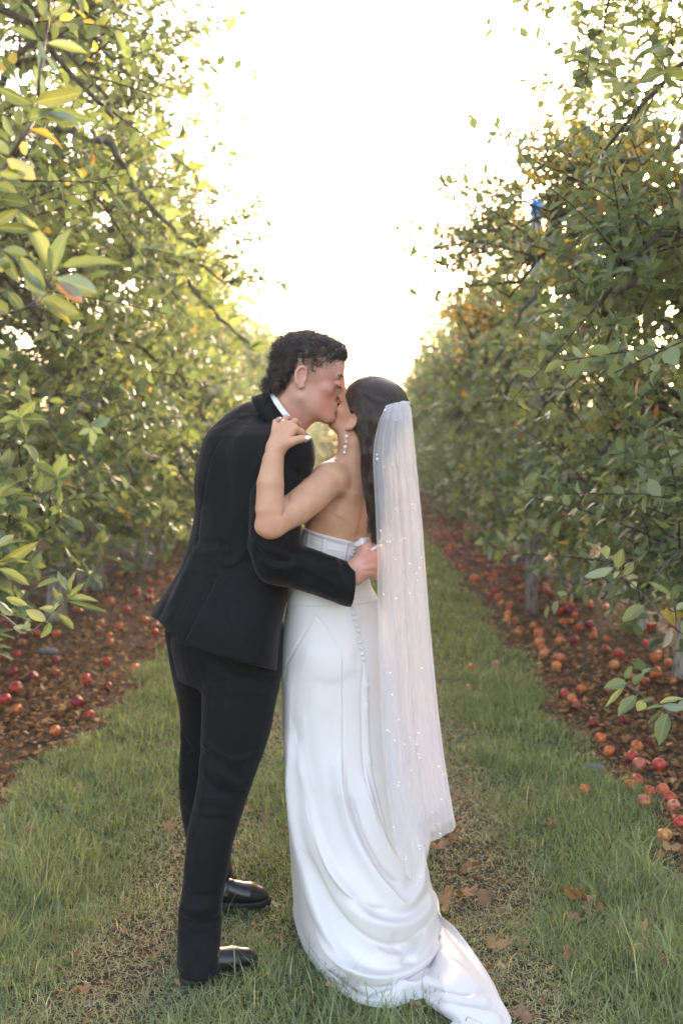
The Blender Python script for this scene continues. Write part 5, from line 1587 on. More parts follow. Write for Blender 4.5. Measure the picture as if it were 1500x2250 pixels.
# veil ------------------------------------------------------------------------
VL = np.array([(888, 846), (900, 843), (930, 831), (970, 822), (1010, 819), (1050, 821), (1150, 826), (1250, 829), (1350, 830), (1450, 832), (1550, 836), (1650, 841), (1750, 850), (1850, 866), (1950, 884)], float)
VR = np.array([(886, 899), (900, 904), (950, 909), (1050, 920), (1150, 930), (1250, 937), (1350, 945), (1450, 954), (1550, 964), (1650, 976), (1720, 987), (1790, 999), (1812, 1004), (1950, 1004)], float)
VH = np.array([(0, 1860), (.12, 1925), (.28, 1945), (.42, 1925), (.5, 1880), (.60, 1848), (.72, 1842), (.86, 1830), (.93, 1826), (1.0, 1810)], float)
VY = np.array([(885, 2.855), (920, 2.826), (1000, 2.826), (1200, 2.835), (1400, 2.822), (1600, 2.79), (1750, 2.745), (1950, 2.665)], float)
def veil_sheet(u0, u1, off, seed, nu=130, nv=230, hem=VH, amp=1.0):
    rng = np.random.default_rng(seed)
    us = np.linspace(u0, u1, nu); vs = np.linspace(0, 1, nv)
    fr = [(rng.uniform(9, 60), rng.uniform(0, 6.3), rng.uniform(.4, 1)) for _ in range(7)]
    V = np.zeros((nv, nu, 3))
    hy = np.interp(us, hem[:, 0], hem[:, 1])
    top = 892 - 6 * np.sin(us * np.pi) + 8 * (us < .1) * (0.1 - us) * 10 - 4 * us
    for i, v in enumerate(vs):
        py = top + (hy - top) * v
        l = np.interp(py, VL[:, 0], VL[:, 1]); r = np.interp(py, VR[:, 0], VR[:, 1]); Yd = np.interp(py, VY[:, 0], VY[:, 1])
        grow = np.clip((py - 885) / 160, .25, 1)
        ple = sum(a * np.sin(f * us + p + .5 * np.sin(v * 3 + p)) for f, p, a in fr) * .0030 * amp * grow * (1 - .3 * v)
        sx = sum(a * np.cos(f * us + p) for f, p, a in fr) * .7
        px = l + (r - l) * us + sx * grow
        fl = np.clip((py - 1780) / 120, 0, 1)
        Yw = Yd + off + ple + .012 * np.sin(us * 12) * fl + .09 * np.maximum(0, us - .86) * grow
        d = np.stack([(px - 750) / FPX, -(py - 1125) / FPX, -np.ones(nu)], 1) @ CAM_N.T
        V[i] = np.array(CAM) + d * (Yw / d[:, 1])[:, None]
    V = V.reshape(-1, 3)
    i = np.arange(nv - 1)[:, None] * nu + np.arange(nu - 1)[None]
    F = np.stack([i, i + nu, i + nu + 1, i + 1], -1).reshape(-1, 4)
    return V, F
tulle = tulle_material('white_tulle', .41)
Va, Fa = veil_sheet(0, 1, 0.0, 3)
Vc, Fc = veil_sheet(.10, .97, .020, 8, nu=130, nv=230, hem=np.array([(0, 1700), (.3, 1905), (.45, 1890), (.6, 1830), (.8, 1812), (1, 1795)], float), amp=1.3)
Vd, Fd = veil_sheet(.22, .93, .038, 12, nu=80, nv=160, hem=np.array([(0, 1600), (.3, 1820), (.6, 1790), (1, 1760)], float), amp=1.3)
veil = solid_obj('veil', Va - BO, Fa, [tulle], bride)
for W_, F_ in ((Vc, Fc), (Vd, Fd)):
    solid_obj('veil_layer', W_ - BO, F_, [tulle], veil)
# satin covered comb where the tulle is gathered
S = Solid(P(815, 930, 2.9) + Vector((0, -.08, 0)), P(925, 865, 2.9) + Vector((0, .08, 0)), .0028)
S.chain([P(840, 903, 2.885), P(851, 896, 2.872), P(870, 894, 2.868), P(886, 888, 2.872), P(897, 886, 2.882)], [.006, .009, .010, .009, .006], .006)
Vk, Fk = S.polys(); solid_obj('comb', Vk - BO, Fk, [tulle_material('gathered_tulle', .85)], veil)
pr = np.random.default_rng(77)
vb = bvh_of(Va, Fa)
pm = [sphere_mesh('pearl', r, pearl_mat, 10, 7) for r in (.0018, .0027, .0038)]
PEARLS = [(846, 901, 2), (828, 1009, 2), (815, 991, 1), (861, 1020, 1), (869, 1119, 1), (836, 1167, 2), (882, 1185, 1), (889, 1182, 0), (834, 1190, 1), (850, 1190, 1), (856, 1190, 1),
          (826, 1241, 2), (842, 1306, 1), (869, 1315, 2), (900, 1238, 1), (900, 1303, 1), (926, 1225, 0), (954, 1395, 2), (974, 1625, 2), (926, 1468, 1), (857, 1478, 1), (861, 1526, 1),
          (816, 1512, 1), (876, 1581, 1), (850, 1605, 1), (867, 1627, 1), (889, 1635, 0), (918, 1656, 1), (922, 1665, 1), (900, 1620, 0), (836, 1692, 1), (903, 1692, 0), (964, 1684, 1),
          (973, 1702, 1), (876, 1719, 1), (875, 1726, 1), (969, 1756, 1), (848, 1764, 1), (950, 1786, 0), (865, 1817, 1), (966, 1831, 1), (921, 1858, 1), (922, 1865, 0), (891, 1887, 1), (922, 1926, 1), (860, 1890, 0), (885, 1938, 0)]
for _ in range(14):
    y = pr.uniform(920, 1830); u = pr.uniform(.05, .97)
    PEARLS.append((np.interp(y, VL[:, 0], VL[:, 1]) * (1 - u) + np.interp(y, VR[:, 0], VR[:, 1]) * u, y, int(pr.integers(0, 2))))
for x, y, s in PEARLS:
    hit, nr = pick(vb, x, y)
    if hit is None: continue
    obj('pearl', pm[s], veil, hit + (CAM - hit).normalized() * .002 - Vector(BO))

# ================================================================== BRANCHES THAT REACH INTO THE PICTURE
bark_young = principled('young_bark', (.115, .075, .062), .6, bump=(300, .3, 3), var=(40, .35))
def inv_world(root):
    return parent_world(root).inverted()

def reach_branch(tree, stems, leaves, Y, seed, trunk_z=None, auto=None, hue=(.2, .75), r0=.0042, trunk_xy=None):
    """stems: pixel polylines (thick end first) at distance Y; leaves: (base x, base y, tip x, tip y, width px[, hue])."""
    rng = np.random.default_rng(seed); IM = inv_world(tree)
    IMn = np.array(IM)
    g = Geo()
    tr = np.array(tree.location)
    for i, st in enumerate(stems):
        pts = smooth_rows([(k, *q) for k, q in enumerate(st)], 5)[:, 1:]
        W = np.array([np.array(P(x, y, Y + .03 * math.sin(k * .7))) for k, (x, y) in enumerate(pts)])
        k = len(W); rad = np.linspace(r0, r0 * .4, k) * (1 if i == 0 else .7)
        if i == 0 and trunk_z is not None:
            a = np.array([tr[0], tr[1], tr[2] + trunk_z]); b = W[0]
            t = np.linspace(0, 1, 9)[:-1, None]
            link_ = a + (b - a) * t + np.array([0, 0, .18]) * np.sin(t * np.pi)
            W = np.concatenate([link_, W]); rad = np.concatenate([np.linspace(.022, r0 * 1.15, 8), rad])
        Wl = W @ IMn[:3, :3].T + IMn[:3, 3]
        if r0 > .01:
            rad = rad * (1 + rng.normal(0, .12, len(rad))); Wl = Wl + rng.normal(0, .010, Wl.shape)
        g.tube(Wl, rad, 7, (.15, .5, .5))
    br = obj('branch', g.mesh('branch', [bark if r0 > .01 else bark_young]), tree)
    L = list(leaves)
    if auto:
        for (st, n, lo, hi) in auto:
            pts = smooth_rows([(k, *q) for k, q in enumerate(st)], 5)[:, 1:]
            for j in range(n):
                p = pts[rng.integers(0, len(pts))]; a = rng.uniform(0, 2 * np.pi); l = rng.uniform(lo, hi)
                L.append((p[0], p[1], p[0] + l * math.cos(a), p[1] + l * math.sin(a) * .9, l * rng.uniform(.3, .62)))
    for q in L:
        dy = rng.normal(0, .010)
        b = P(q[0], q[1], Y); t = P(q[2], q[3], Y + dy - .012)
        d = t - b; l = d.length; w = q[4] * Y / FPX
        l = max(l, w * 1.25)
        n = (CAM - b).normalized() * (1 if rng.random() < .62 else -1) + Vector(rng.normal(0, .38, 3)) + Vector((0, 0, .25))
        h = q[5] if len(q) > 5 else rng.uniform(*hue)
        M_ = leaf_object(None, (0, 0, 0), d, n, l, w, (h, rng.random(), 0))
        M = M_.matrix_basis.copy(); M.translation = b
        M_.parent = br; M_.matrix_basis = IM @ M
    return br

reach_branch(TREES['L', 0], [[(-150, 520), (-60, 460), (0, 385), (45, 310), (80, 250), (88, 160), (105, 60), (112, -40)]],
    [(112, 44, 84, -6, 24), (82, 88, 22, 52, 20), (85, 90, 92, 166, 24), (106, 96, 202, 110, 22), (80, 225, 180, 200, 36), (75, 230, -5, 188, 30), (84, 215, 88, 150, 30), (95, 245, 200, 262, 26),
     (90, 250, 176, 276, 26), (60, 285, 138, 306, 24, .93), (15, 350, 86, 402, 34, .85), (0, 380, 72, 386, 22), (30, 300, 8, 250, 16), (-5, 405, 36, 424, 26), (48, 275, 40, 235, 26), (62, 262, 110, 240, 26),
     (20, 340, -20, 300, 28), (40, 310, 65, 345, 22, .8), (100, 120, 130, 165, 14), (110, 30, 160, 10, 18)], 2.05, 41, trunk_z=1.9, r0=.0048)
reach_branch(TREES['L', 0], [[(-160, 730), (-40, 700), (10, 690), (60, 675), (98, 640), (115, 605)], [(60, 675), (95, 672)]],
    [(112, 600, 70, 456, 34), (117, 598, 136, 498, 42), (140, 585, 252, 562, 28), (125, 610, 216, 650, 44), (122, 625, 190, 668, 34, .97), (95, 655, 170, 692, 36), (98, 648, 56, 598, 32), (100, 640, 48, 556, 34),
     (90, 662, 152, 704, 22, .8), (60, 560, 8, 545, 26), (-5, 500, 88, 506, 22), (-10, 492, 36, 458, 24), (10, 560, 40, 622, 28), (50, 680, 20, 640, 26), (-10, 600, 24, 560, 30), (20, 690, -20, 650, 30)], 1.85, 42, trunk_z=1.5, r0=.0042)
reach_branch(TREES['L', 1], [[(-200, 1300), (-60, 1330), (0, 1350), (60, 1388), (100, 1362), (140, 1322), (156, 1298)], [(-40, 1260), (0, 1245), (30, 1235)]],
    [(0, 1240, 78, 1185, 24, .74), (0, 1236, 64, 1232, 18), (0, 1250, 60, 1286, 22), (-10, 1200, 32, 1172, 20), (85, 1290, 132, 1266, 16), (155, 1305, 160, 1260, 14), (150, 1315, 206, 1310, 18), (152, 1322, 236, 1350, 16),
     (140, 1330, 118, 1290, 16), (125, 1345, 94, 1328, 18), (128, 1350, 162, 1386, 16), (100, 1365, 58, 1338, 24), (110, 1368, 94, 1402, 18), (60, 1330, 12, 1308, 18), (45, 1392, 66, 1358, 16), (110, 1355, 140, 1300, 15),
     (70, 1385, 30, 1375, 20), (30, 1350, 0, 1320, 22), (156, 1300, 130, 1250, 16), (146, 1318, 180, 1280, 15)], 3.3, 43, trunk_z=.9, r0=.005)
reach_branch(TREES['R', 0], [[(1640, 1470), (1560, 1425), (1500, 1394), (1470, 1370), (1420, 1316), (1385, 1281), (1345, 1245), (1317, 1212)], [(1485, 1380), (1482, 1340), (1475, 1312)], [(1412, 1335), (1425, 1332)]],
    [(1315, 1211, 1284, 1190, 11), (1332, 1228, 1328, 1192, 20), (1357, 1248, 1366, 1204, 26, .76), (1345, 1248, 1279, 1273, 20), (1360, 1256, 1342, 1272, 11, .75), (1376, 1270, 1399, 1266, 20, .75), (1395, 1292, 1388, 1278, 16, .76),
     (1406, 1292, 1423, 1278, 8), (1412, 1331, 1366, 1368, 30, .74), (1370, 1262, 1390, 1236, 18), (1476, 1318, 1482, 1290, 15), (1470, 1306, 1432, 1278, 12), (1478, 1372, 1462, 1334, 26, .8), (1474, 1380, 1455, 1426, 16, .98),
     (1485, 1340, 1510, 1320, 16), (1500, 1390, 1515, 1350, 24)], 3.0, 44, trunk_z=.9, hue=(.3, .62), r0=.0034)
reach_branch(TREES['R', 0], [[(1640, 1650), (1570, 1612), (1500, 1581), (1480, 1570), (1440, 1546), (1400, 1521), (1372, 1503)], [(1391, 1515), (1392, 1497)], [(1371, 1503), (1372, 1488)]],
    [(1374, 1500, 1330, 1506, 26), (1371, 1490, 1386, 1463, 15), (1390, 1502, 1408, 1480, 18), (1408, 1480, 1430, 1466, 10), (1370, 1508, 1330, 1553, 12, .72), (1396, 1530, 1356, 1570, 28), (1412, 1538, 1402, 1562, 22, .76), (1410, 1540, 1434, 1534, 12),
     (1455, 1552, 1417, 1554, 8), (1455, 1550, 1502, 1556, 20), (1450, 1545, 1498, 1528, 14, .76), (1465, 1569, 1442, 1634, 34), (1448, 1563, 1421, 1592, 9), (1490, 1560, 1512, 1536, 22)], 2.7, 45, trunk_z=.7, hue=(.15, .5), r0=.003)
reach_branch(TREES['R', 1], [[(1480, -90), (1360, -35), (1332, 20), (1325, 60), (1302, 85), (1290, 150), (1284, 198)], [(1328, 60), (1318, 105)]],
    [(1258, 203, 1227, 230, 15), (1325, 12, 1370, 15, 16), (1315, 108, 1342, 98, 16), (1322, 180, 1358, 174, 12), (1312, 148, 1352, 155, 10)], 3.3, 46, trunk_z=3.2,
    auto=[([(1325, 40), (1300, 90), (1288, 150), (1284, 195)], 40, 20, 38), ([(1280, 20), (1262, 90), (1258, 140)], 14, 18, 34)], hue=(.35, .8), r0=.005)
reach_branch(TREES['R', 1], [[(1240, -110), (1180, -60), (1150, -10)]], [], 3.2, 47, trunk_z=3.9, auto=[([(1120, -12), (1140, -8), (1160, -10)], 12, 18, 34)], hue=(.35, .8), r0=.004)
reach_branch(TREES['R', 2], [[(1330, 1050), (1235, 1052), (1200, 1075), (1162, 1100), (1155, 1150), (1130, 1182), (1096, 1206), (1070, 1192), (1055, 1176)]], [], 6.2, 48, trunk_z=1.3,
    auto=[([(1200, 1075), (1160, 1110), (1150, 1160), (1100, 1200), (1060, 1180)], 46, 22, 42)], hue=(.3, .8), r0=.012)
for k_, (t_, pts_, y_, z_) in enumerate([(('L', 2), [(-60, 470), (0, 545), (60, 590)], 5.2, 2.6), (('L', 2), [(150, 290), (240, 320), (285, 380), (330, 450), (400, 520), (430, 545)], 6.0, 3.2), (('L', 3), [(330, 560), (395, 590), (430, 640), (500, 715), (560, 770)], 7.6, 2.7),
        (('R', 1), [(1540, 380), (1490, 430), (1430, 530), (1385, 620), (1340, 650)], 4.6, 3.0), (('R', 2), [(1480, 330), (1380, 355), (1310, 368), (1270, 385), (1245, 420)], 6.0, 3.4), (('R', 3), [(1240, 560), (1180, 640), (1125, 720), (1105, 770), (1060, 830)], 7.7, 2.6)]):
    reach_branch(TREES[t_], [pts_], [], y_, 60 + k_, trunk_z=z_, auto=[(pts_, 34, 24, 42)], r0=.019)

# ------------------------------------------------------------------ trellis post among the right-hand trees
pb = P(1176, 442, 9.4)
post = empty('trellis_post', (pb.x, pb.y, 0)); tag(post, 'weathered wooden post with a blue cap standing up among the right-hand trees', 'post')
g_ = Geo(); g_.tube([(0, 0, -.05), (0, 0, 1), (.01, 0, 2.2), (.01, 0, pb.z - .10)], [.062, .06, .058, .055], 12, (.75, .5, .5))
obj('stake', g_.mesh('stake', [bark]), post)
g_ = Geo(); g_.tube([(.01, 0, pb.z - .13), (.01, 0, pb.z - .02), (.01, 0, pb.z + .005)], [.060, .060, .045], 14)
obj('cap', g_.mesh('cap', [principled('blue_plastic', (.10, .32, .72), .5)], False), post)

# ------------------------------------------------------------------ apples
def apple_material(name, a, b, c):
    m, nt, out = new_mat(name)
    tc = N(nt, 'ShaderNodeTexCoord'); oi = N(nt, 'ShaderNodeObjectInfo')
    ad = N(nt, 'ShaderNodeVectorMath', operation='ADD'); nt.links.new(tc.outputs['Object'], ad.inputs[0]); nt.links.new(oi.outputs['Random'], ad.inputs[1])
    nz = N(nt, 'ShaderNodeTexNoise'); nz.inputs['Scale'].default_value = 1.3; nz.inputs['Detail'].default_value = 3
    n2 = N(nt, 'ShaderNodeTexNoise'); n2.inputs['Scale'].default_value = 9; n2.inputs['Detail'].default_value = 2
    nt.links.new(ad.outputs[0], nz.inputs['Vector']); nt.links.new(ad.outputs[0], n2.inputs['Vector'])
    r = ramp(nt, nz.outputs['Fac'], [(.34, a), (.52, b), (.68, c)])
    mx = N(nt, 'ShaderNodeMix', data_type='RGBA', blend_type='MULTIPLY'); mx.inputs['Factor'].default_value = .6
    r2 = ramp(nt, n2.outputs['Fac'], [(.35, (.6, .5, .45)), (.6, (1, 1, 1))])
    nt.links.new(r.outputs[0], mx.inputs['A']); nt.links.new(r2.outputs[0], mx.inputs['B'])
    n3 = N(nt, 'ShaderNodeTexNoise'); n3.inputs['Scale'].default_value = 1.1; n3.inputs['Detail'].default_value = 1.5   # soft brown bruises
    nt.links.new(ad.outputs[0], n3.inputs['Vector'])
    r3 = ramp(nt, n3.outputs['Fac'], [(.60, (1, 1, 1)), (.68, (.42, .30, .22))])
    m3 = N(nt, 'ShaderNodeMix', data_type='RGBA', blend_type='MULTIPLY'); m3.inputs['Factor'].default_value = 1
    nt.links.new(mx.outputs['Result'], m3.inputs['A']); nt.links.new(r3.outputs[0], m3.inputs['B']); mx = m3
    bd = N(nt, 'ShaderNodeBsdfPrincipled'); bd.inputs['Roughness'].default_value = .38; bd.inputs['Specular IOR Level'].default_value = .45
    nt.links.new(mx.outputs['Result'], bd.inputs['Base Color']); nt.links.new(bd.outputs[0], out.inputs['Surface'])
    return m
AM = {'red': apple_material('red_apple_skin', (.40, .030, .030), (.54, .065, .045), (.62, .15, .06)),
      'orange red': apple_material('orange_apple_skin', (.55, .08, .035), (.66, .17, .05), (.70, .32, .09)),
      'dark red': apple_material('dark_apple_skin', (.16, .012, .02), (.26, .02, .03), (.36, .05, .04)),
      'pinkish': apple_material('pink_apple_skin', (.50, .11, .08), (.58, .20, .12), (.62, .38, .18)),
      'yellow orange': apple_material('yellow_apple_skin', (.66, .17, .05), (.70, .28, .08), (.66, .40, .14))}
stalk_mat = principled('apple_stalk', (.07, .045, .025), .8)
def apple_mesh(kind, seed):
    r = np.random.default_rng(seed); seg, rg = 18, 12; V = []; 
    sx, sy, tall = 1 + r.normal(0, .04), 1 + r.normal(0, .04), r.uniform(.84, .98)
    for i in range(rg + 1):
        a = math.pi * i / rg
        rad = math.sin(a) * (1 + .06 * math.cos(a)); z = math.cos(a)
        z -= .30 * math.exp(-(rad / .26) ** 2) * (1 if z > 0 else -1) * (1 if z > 0 else .6)
        for j in range(seg):
            b = 2 * math.pi * j / seg
            w = 1 + .03 * math.cos(5 * b) * (.5 - .5 * math.cos(a))
            V.append((rad * math.cos(b) * sx * w, rad * math.sin(b) * sy * w, z * tall))
    F = [(i * seg + j, (i + 1) * seg + j, (i + 1) * seg + (j + 1) % seg, i * seg + (j + 1) % seg) for i in range(rg) for j in range(seg)]
    me = np_mesh('apple', V, np.array(F), [AM[kind], stalk_mat])
    return me
AMESH = {k: [apple_mesh(k, 3 + i + 7 * j) for i in range(3)] for j, k in enumerate(AM)}
g_ = Geo(); g_.tube([(0, 0, .55), (.05, 0, .85), (.14, .03, 1.15)], [.045, .035, .05], 5)
STALK = g_.mesh('stalk', [stalk_mat], False)
arng = np.random.default_rng(9)
def apple(x, y, z, r, kind, label, group, up=None):
    o = bpy.data.objects.new('apple', AMESH[kind][int(arng.integers(3))]); link(o)
    q = arng.uniform(.93, 1.05); o.location = (x, y, z); o.scale = (r, r * q, r / q)
    o.rotation_euler = (arng.uniform(-1.4, 1.4), arng.uniform(-1.4, 1.4), arng.uniform(0, 6.28)) if up is None else up
    tag(o, label, 'apple', group)
    s = bpy.data.objects.new('stalk', STALK); link(s, o)
    return o
GR_, GL_ = 'windfall apples under the right-hand trees', 'windfall apples under the left-hand trees'
K = ['red', 'orange red', 'dark red', 'pinkish', 'yellow orange']
def ground_apple(px, py, rp, kind, label, group, sink=.1):
    """py is the apple's centre in the photograph"""
    g = G(px, py + rp * .75); r = float(np.clip(rp * g.y / FPX, .029, .041))
    g = G(px, py, r * .85)
    return apple(g.x, g.y, float(hgt(g.x, g.y)) + r * (.88 - sink), r, kind, label, group)
NAMED = [
 (1439, 1488, 15, 'orange red', 'large orange apple on the soil, biggest of those above the lower sprig'),
 (1387, 1660, 14, 'red', 'rosy red apple lying just above the pale cracked apple near the grass edge'),
 (1446, 1680, 16, 'red', 'round bright red apple alone on dark soil near the right edge'),
 (1336, 1649, 12, 'orange red', 'red and orange apple touching the grass edge level with the lone bright red one'),
 (1318, 1621, 12, 'orange red', 'orange apple at the grass edge, just beyond the red and orange one'),
 (1301, 1585, 11, 'dark red', 'dark red apple by itself at the grass edge below the leafy sprig'),
 (1365, 1578, 11, 'dark red', 'dark red apple right under the drooping serrated leaf'),
 (1398, 1639, 12, 'orange red', 'orange apple half hidden behind the rosy one'),
 (1403, 1677, 14, 'pinkish', 'pale pink apple partly covered by a grey green leaf'),
 (1424, 1746, 15, 'red', 'red apple leaning on the big pinkish one in the near right pile'),
 (1412, 1764, 17, 'pinkish', 'big pinkish apple at the front of the near right pile'),
 (1398, 1716, 13, 'red', 'crimson apple on top of the near right pile'),
 (1383, 1729, 12, 'orange red', 'orange apple nearest the grass in the near right pile'),
 (1454, 1739, 13, 'orange red', 'orange apple behind the near right pile beside small dry leaves'),
 (1470, 1759, 13, 'red', 'red apple between the near pile and the frame edge apples'),
 (1478, 1777, 15, 'pinkish', 'pinkish apple at the right frame edge above a deep red one'),
 (1490, 1810, 16, 'red', 'deep red apple cut by the right frame edge'),
 (1458, 1838, 13, 'yellow orange', 'yellow orange apple alone in front of the near right pile'),
 (1283, 1738, 12, 'orange red', 'orange apple sunk in the grass left of the near right pile'),
 (1401, 2094, 16, 'yellow orange', 'split yellow apple in the grass beside an orange leaf, nearest apple of all'),
 (1035, 1464, 9, 'orange red', 'small orange apple in the grass right of the veil'),
 (1027, 1506, 10, 'pinkish', 'pink apple in the grass close to the veil edge'),
 (1089, 1455, 7, 'pinkish', 'half sunken pale apple in the grass between veil and soil edge'),
 (1293, 1336, 12, 'orange red', 'large orange red apple alone right of the heap beneath the right row'),
 (1293, 1378, 9, 'dark red', 'dark red apple on bare soil in front of the heap'),
 (1358, 1446, 13, 'red', 'big red apple left of a smaller dark one below the whitish stems'),
 (1388, 1455, 10, 'dark red', 'smaller dark red apple right of the big red one below the whitish stems'),
 (1348, 1470, 11, 'yellow orange', 'brownish orange apple in front of the big red one below the whitish stems'),
 (169, 1544, 15, 'dark red', 'large dark red apple in the middle of the left leaf litter'),
 (122, 1607, 13, 'orange red', 'orange apple lowest on the left, near the grass edge'),
 (197, 1574, 12, 'red', 'red apple between the dark red one and the left grass edge'),
 (189, 1491, 14, 'red', 'red apple straight behind the large dark red one on the left'),
 (237, 1506, 10, 'dark red', 'small dark apple in litter close to the left grass edge'),
 (35, 1518, 16, 'red', 'large red apple at the far left in front of two others'),
 (12, 1541, 14, 'red', 'red apple touching the left frame edge'),
 (37, 1560, 12, 'orange red', 'orange apple just below the large red one at the far left'),
 (73, 1491, 12, 'dark red', 'dark apple next to an orange one on the far left litter'),
 (298, 1465, 11, 'orange red', 'orange apple at the corner of grass and soil left of the trousers'),
 (235, 1451, 11, 'red', 'red apple on litter left of the orange one at the grass corner')]
for x, y, r, k, lab in NAMED:
    ground_apple(x, y, r, k, lab, GL_ if x < 500 else GR_, .2 if 'sunk' in lab else .02 if 'split' in lab else .08)
REST_R = [(1227, 1447, 11), (1222, 1464, 11), (1276, 1514, 10), (1255, 1534, 11), (1265, 1546, 9), (1240, 1524, 9), (1191, 1423, 9), (1193, 1440, 8), (1330, 1433, 8), (1436, 1456, 11), (1446, 1452, 10), (1466, 1470, 9), (1383, 1493, 10), (1400, 1500, 10),
          (1477, 1507, 8), (1417, 1505, 9), (1421, 1387, 9), (1434, 1390, 9), (1199, 1303, 9), (1171, 1374, 8), (1119, 1326, 8), (1093, 1310, 8), (1102, 1324, 7), (1043, 1268, 7), (992, 1214, 6), (1219, 1327, 8), (1236, 1330, 9), (1241, 1343, 9), (1252, 1336, 9),
          (1260, 1347, 9), (1246, 1312, 8), (1262, 1355, 8), (1247, 1302, 8), (1076, 1248, 7), (1493, 1405, 9), (1417, 1428, 8), (1212, 1312, 8), (1228, 1345, 8), (1330, 1345, 8), (1180, 1300, 7), (1150, 1290, 7), (1200, 1340, 8), (1225, 1300, 7)]
REST_L = [(29, 1485, 12), (122, 1481, 9), (123, 1456, 10), (39, 1447, 10), (7, 1453, 10), (242, 1412, 10), (81, 1401, 9), (48, 1402, 8), (340, 1386, 9), (222, 1374, 9), (319, 1364, 9), (280, 1347, 9), (243, 1329, 9), (169, 1346, 8), (301, 1310, 8), (323, 1320, 7),
          (330, 1304, 7), (264, 1303, 7), (350, 1287, 7), (328, 1282, 7), (264, 1266, 7), (352, 1266, 6), (7, 1365, 8), (10, 1377, 8), (60, 1350, 8), (120, 1330, 8), (190, 1310, 7)]
def shade(): return K[int(arng.choice(5, p=[.38, .30, .14, .12, .06]))]
for x, y, r in REST_R:
    k = shade(); where = 'in the heap beneath the right-hand trees' if 1170 < x < 1275 and y < 1360 else ('along the right grass edge' if x < 1280 else 'on the dark soil under the right-hand trees')
    ground_apple(x, y, r, k, '%s windfall apple lying %s' % (k, where), GR_)
for x, y, r in REST_L:
    k = shade(); ground_apple(x, y, r, k, '%s windfall apple lying on brown litter under the left-hand trees' % k, GL_)
for i in range(230):
    y = arng.uniform(7.2, 24); right = i % 3 > 0
    x = (GR + .04 + arng.gamma(1.6, .25)) if right else (GL - .05 - arng.gamma(2, .4))
    k = shade(); r = arng.uniform(.025, .040)
    apple(x, y, float(hgt(x, y)) + r * arng.uniform(.25, .9), r, k, '%s windfall apple far down the %s litter strip' % (k, 'right' if right else 'left'), GR_ if right else GL_)
for x, y, Y, k, lab in [(1095, 431, 9.0, 'dark red', 'lone dark red apple hanging high at the crown edge beside open sky'), (1150, 570, 7.6, 'red', 'red apple hanging in a cluster of three high on the right'),
                        (1164, 566, 7.62, 'orange red', 'orange tinted apple hanging in the same high cluster, rightmost'), (1143, 578, 7.58, 'red', 'lower left apple of the high hanging cluster')]:
    p = P(x, y, Y); apple(p.x, p.y, p.z, .033, k, lab, 'apples still hanging in the trees', (0, 0, 0))

# ------------------------------------------------------------------ single fallen leaves
def big_leaf(seed, lobed):
    r = np.random.default_rng(seed); n = 24; V = []; rings = [0, .35, .7, 1.0]
    for q in rings:
        for j in range(n):
            a = 2 * math.pi * j / n
            rad = (.55 + .45 * abs(math.cos(2.5 * a)) ** 1.5) if lobed else (.45 + .55 * abs(math.cos(a)) ** 1.3)
            x, y = q * rad * math.cos(a), q * rad * math.sin(a) * (.9 if lobed else .62)
            z = .28 * q ** 2 * math.sin(2 * a + seed) + .16 * q * math.sin(5 * a + 2 * seed) + .10 * x * x + r.normal(0, .02) * q
            V.append((x, y, z))
    F = [(i * n + j, i * n + (j + 1) % n, (i + 1) * n + (j + 1) % n, (i + 1) * n + j) for i in range(len(rings) - 1) for j in range(n)]
    h = [.30, .5, .62, .2, .86, .45][seed % 6]
    V = np.array(V)
    return np_mesh('fallen_leaf', V, np.array(F), [litter_mat], {'tint': np.tile([h, .4 + .1 * (seed % 5), .5], (len(V), 1))})
FL = [(1275, 2000, 34, 1, 'large crumpled brown leaf standing up in the grass right of the train'), (1300, 2022, 26, 2, 'tan curled leaf pressed against the large crumpled one'), (1262, 2040, 20, 5, 'small tan leaf at the foot of the large crumpled one'),
      (1410, 2072, 26, 4, 'bright orange leaf over the split yellow apple'), (1432, 2152, 30, 0, 'flat brown leaf near the bottom right corner'), (1418, 2032, 24, 3, 'dark brown leaf tucked in grass behind the orange one'),
      (1205, 1832, 14, 3, 'small dark leaf upright in mid grass'), (1022, 1972, 26, 1, 'brown curled leaf on the worn track beside the train'), (975, 1984, 24, 2, 'light brown leaf on bare soil touching the train side'),
      (992, 1850, 22, 0, 'russet leaf on bare soil below the veil corner'), (962, 1872, 22, 1, 'brown leaf beside the dress below the veil'), (1035, 1915, 22, 5, 'ragged brown leaf at the right of the worn track'), (1062, 1978, 20, 3, 'dark curled leaf at the grass border of the track'),
      (1090, 2085, 26, 2, 'tan leaf beside the end of the train'), (1100, 2130, 12, 4, 'small rusty leaf near the train edge'), (976, 2008, 16, 2, 'pale leaf lying on twigs next to the hem'), (376, 1830, 16, 1, 'pinkish brown leaf left of the far trouser leg'),
      (545, 1795, 12, 2, 'pale tan leaf between the couple on worn ground'), (575, 1808, 16, 0, 'brown leaf between the couple, darkest of the pair'), (612, 2082, 12, 3, 'dark red leaf in the grass left of the gown'), (66, 1846, 14, 1, 'small brown leaf in the lawn at far left'),
      (160, 1650, 14, 5, 'tan leaf at the left grass edge'), (905, 2225, 16, 3, 'brown leaf under the train at the bottom'), (725, 2185, 12, 4, 'orange scrap of leaf at the front hem'), (1145, 2240, 22, 3, 'dark leaf at the bottom edge beside the train tip'),
      (1245, 2118, 18, 0, 'brown leaf low in the grass left of the corner leaves'), (1350, 2060, 16, 5, 'faint tan leaf in the grass between the brown clump and the orange leaf'), (1472, 1890, 22, 2, 'grey tan leaf flat on grass at the right frame side'), (180, 2190, 20, 1, 'long brown leaf in dry grass at the bottom left')]
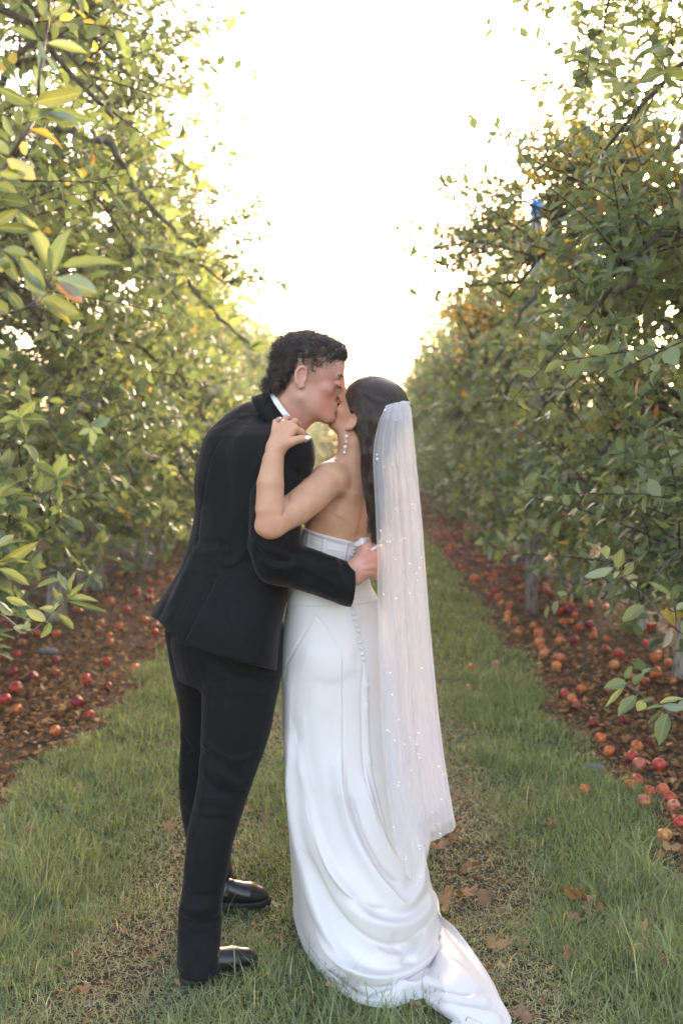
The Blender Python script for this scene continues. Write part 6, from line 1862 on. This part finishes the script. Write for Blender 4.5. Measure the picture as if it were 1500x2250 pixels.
for x, y, rp, s, lab in FL:
    g = G(x, y); r = rp * g.y / FPX
    o = obj('fallen_leaf', big_leaf(s, s % 2 == 1), None, (g.x, g.y, float(hgt(g.x, g.y)) + .034 + .3 * r))
    o.scale = (r * 1.25, r * 1.25, r * 1.25); o.rotation_euler = (arng.uniform(-.5, .5) + (.7 if 'standing' in lab or 'upright' in lab else 0), arng.uniform(-.4, .4), arng.uniform(0, 6.28))
    tag(o, lab, 'fallen leaf', 'single fallen leaves in the grass')
# broad-leaved weeds and two stones
weed_mat = leaf_material('weed_leaf', [(0, (.10, .15, .07)), (1, (.17, .22, .12))], (.2, .25, .15), blotch=False)
for x, y, lab in [(185, 1760, 'pale broad-leaved weed in the lawn left of the trousers'), (1190, 1762, 'pale broad-leaved weed in the lawn right of the train'), (600, 1985, 'small bright green weed by the far shoe'), (1215, 1520, 'broad-leaved weed near the right soil edge'), (262, 1730, 'small broad-leaved weed beside the pale one on the left')]:
    g = G(x, y); root = empty('weed', (g.x, g.y, float(hgt(g.x, g.y)))); tag(root, lab, 'weed', 'broad-leaved weeds in the grass')
    for i in range(6):
        a = i * 1.05 + arng.uniform(-.3, .3); d = np.array([[math.cos(a), math.sin(a), .45]]); n = np.array([[-.3 * math.cos(a), -.3 * math.sin(a), 1]])
        L_ = arng.uniform(.035, .06) * (.6 if 'small' in lab else 1)
        V, F, C = leaf_batch(np.array([[0, 0, .004]]), d, n, np.array([L_]), np.array([L_ * .45]), np.array([.3]), np.array([[arng.random(), .6, .5]]))
        obj('leaf', np_mesh('leaf', V, F, [weed_mat], {'tint': C}), root)
stone_mat = principled('grey_stone', (.20, .21, .23), .8, bump=(30, .6, 5), var=(25, .3))
for x, y, rx, lab in [(1303, 1690, 26, 'bluish grey stone at the right grass edge below the apples'), (105, 1441, 26, 'flat grey stone in the leaf litter on the left')]:
    g = G(x, y); me = sphere_mesh('stone', 1.0, stone_mat, 20, 12)
    for v in me.vertices: v.co *= 1 + .22 * noise.noise(v.co * 1.7 + Vector((x, 0, 0)))
    o = obj('stone', me, None, (g.x, g.y, float(hgt(g.x, g.y)) + .008)); r = rx * g.y / FPX; o.scale = (r, r * .75, r * .32)
    tag(o, lab, 'stone')
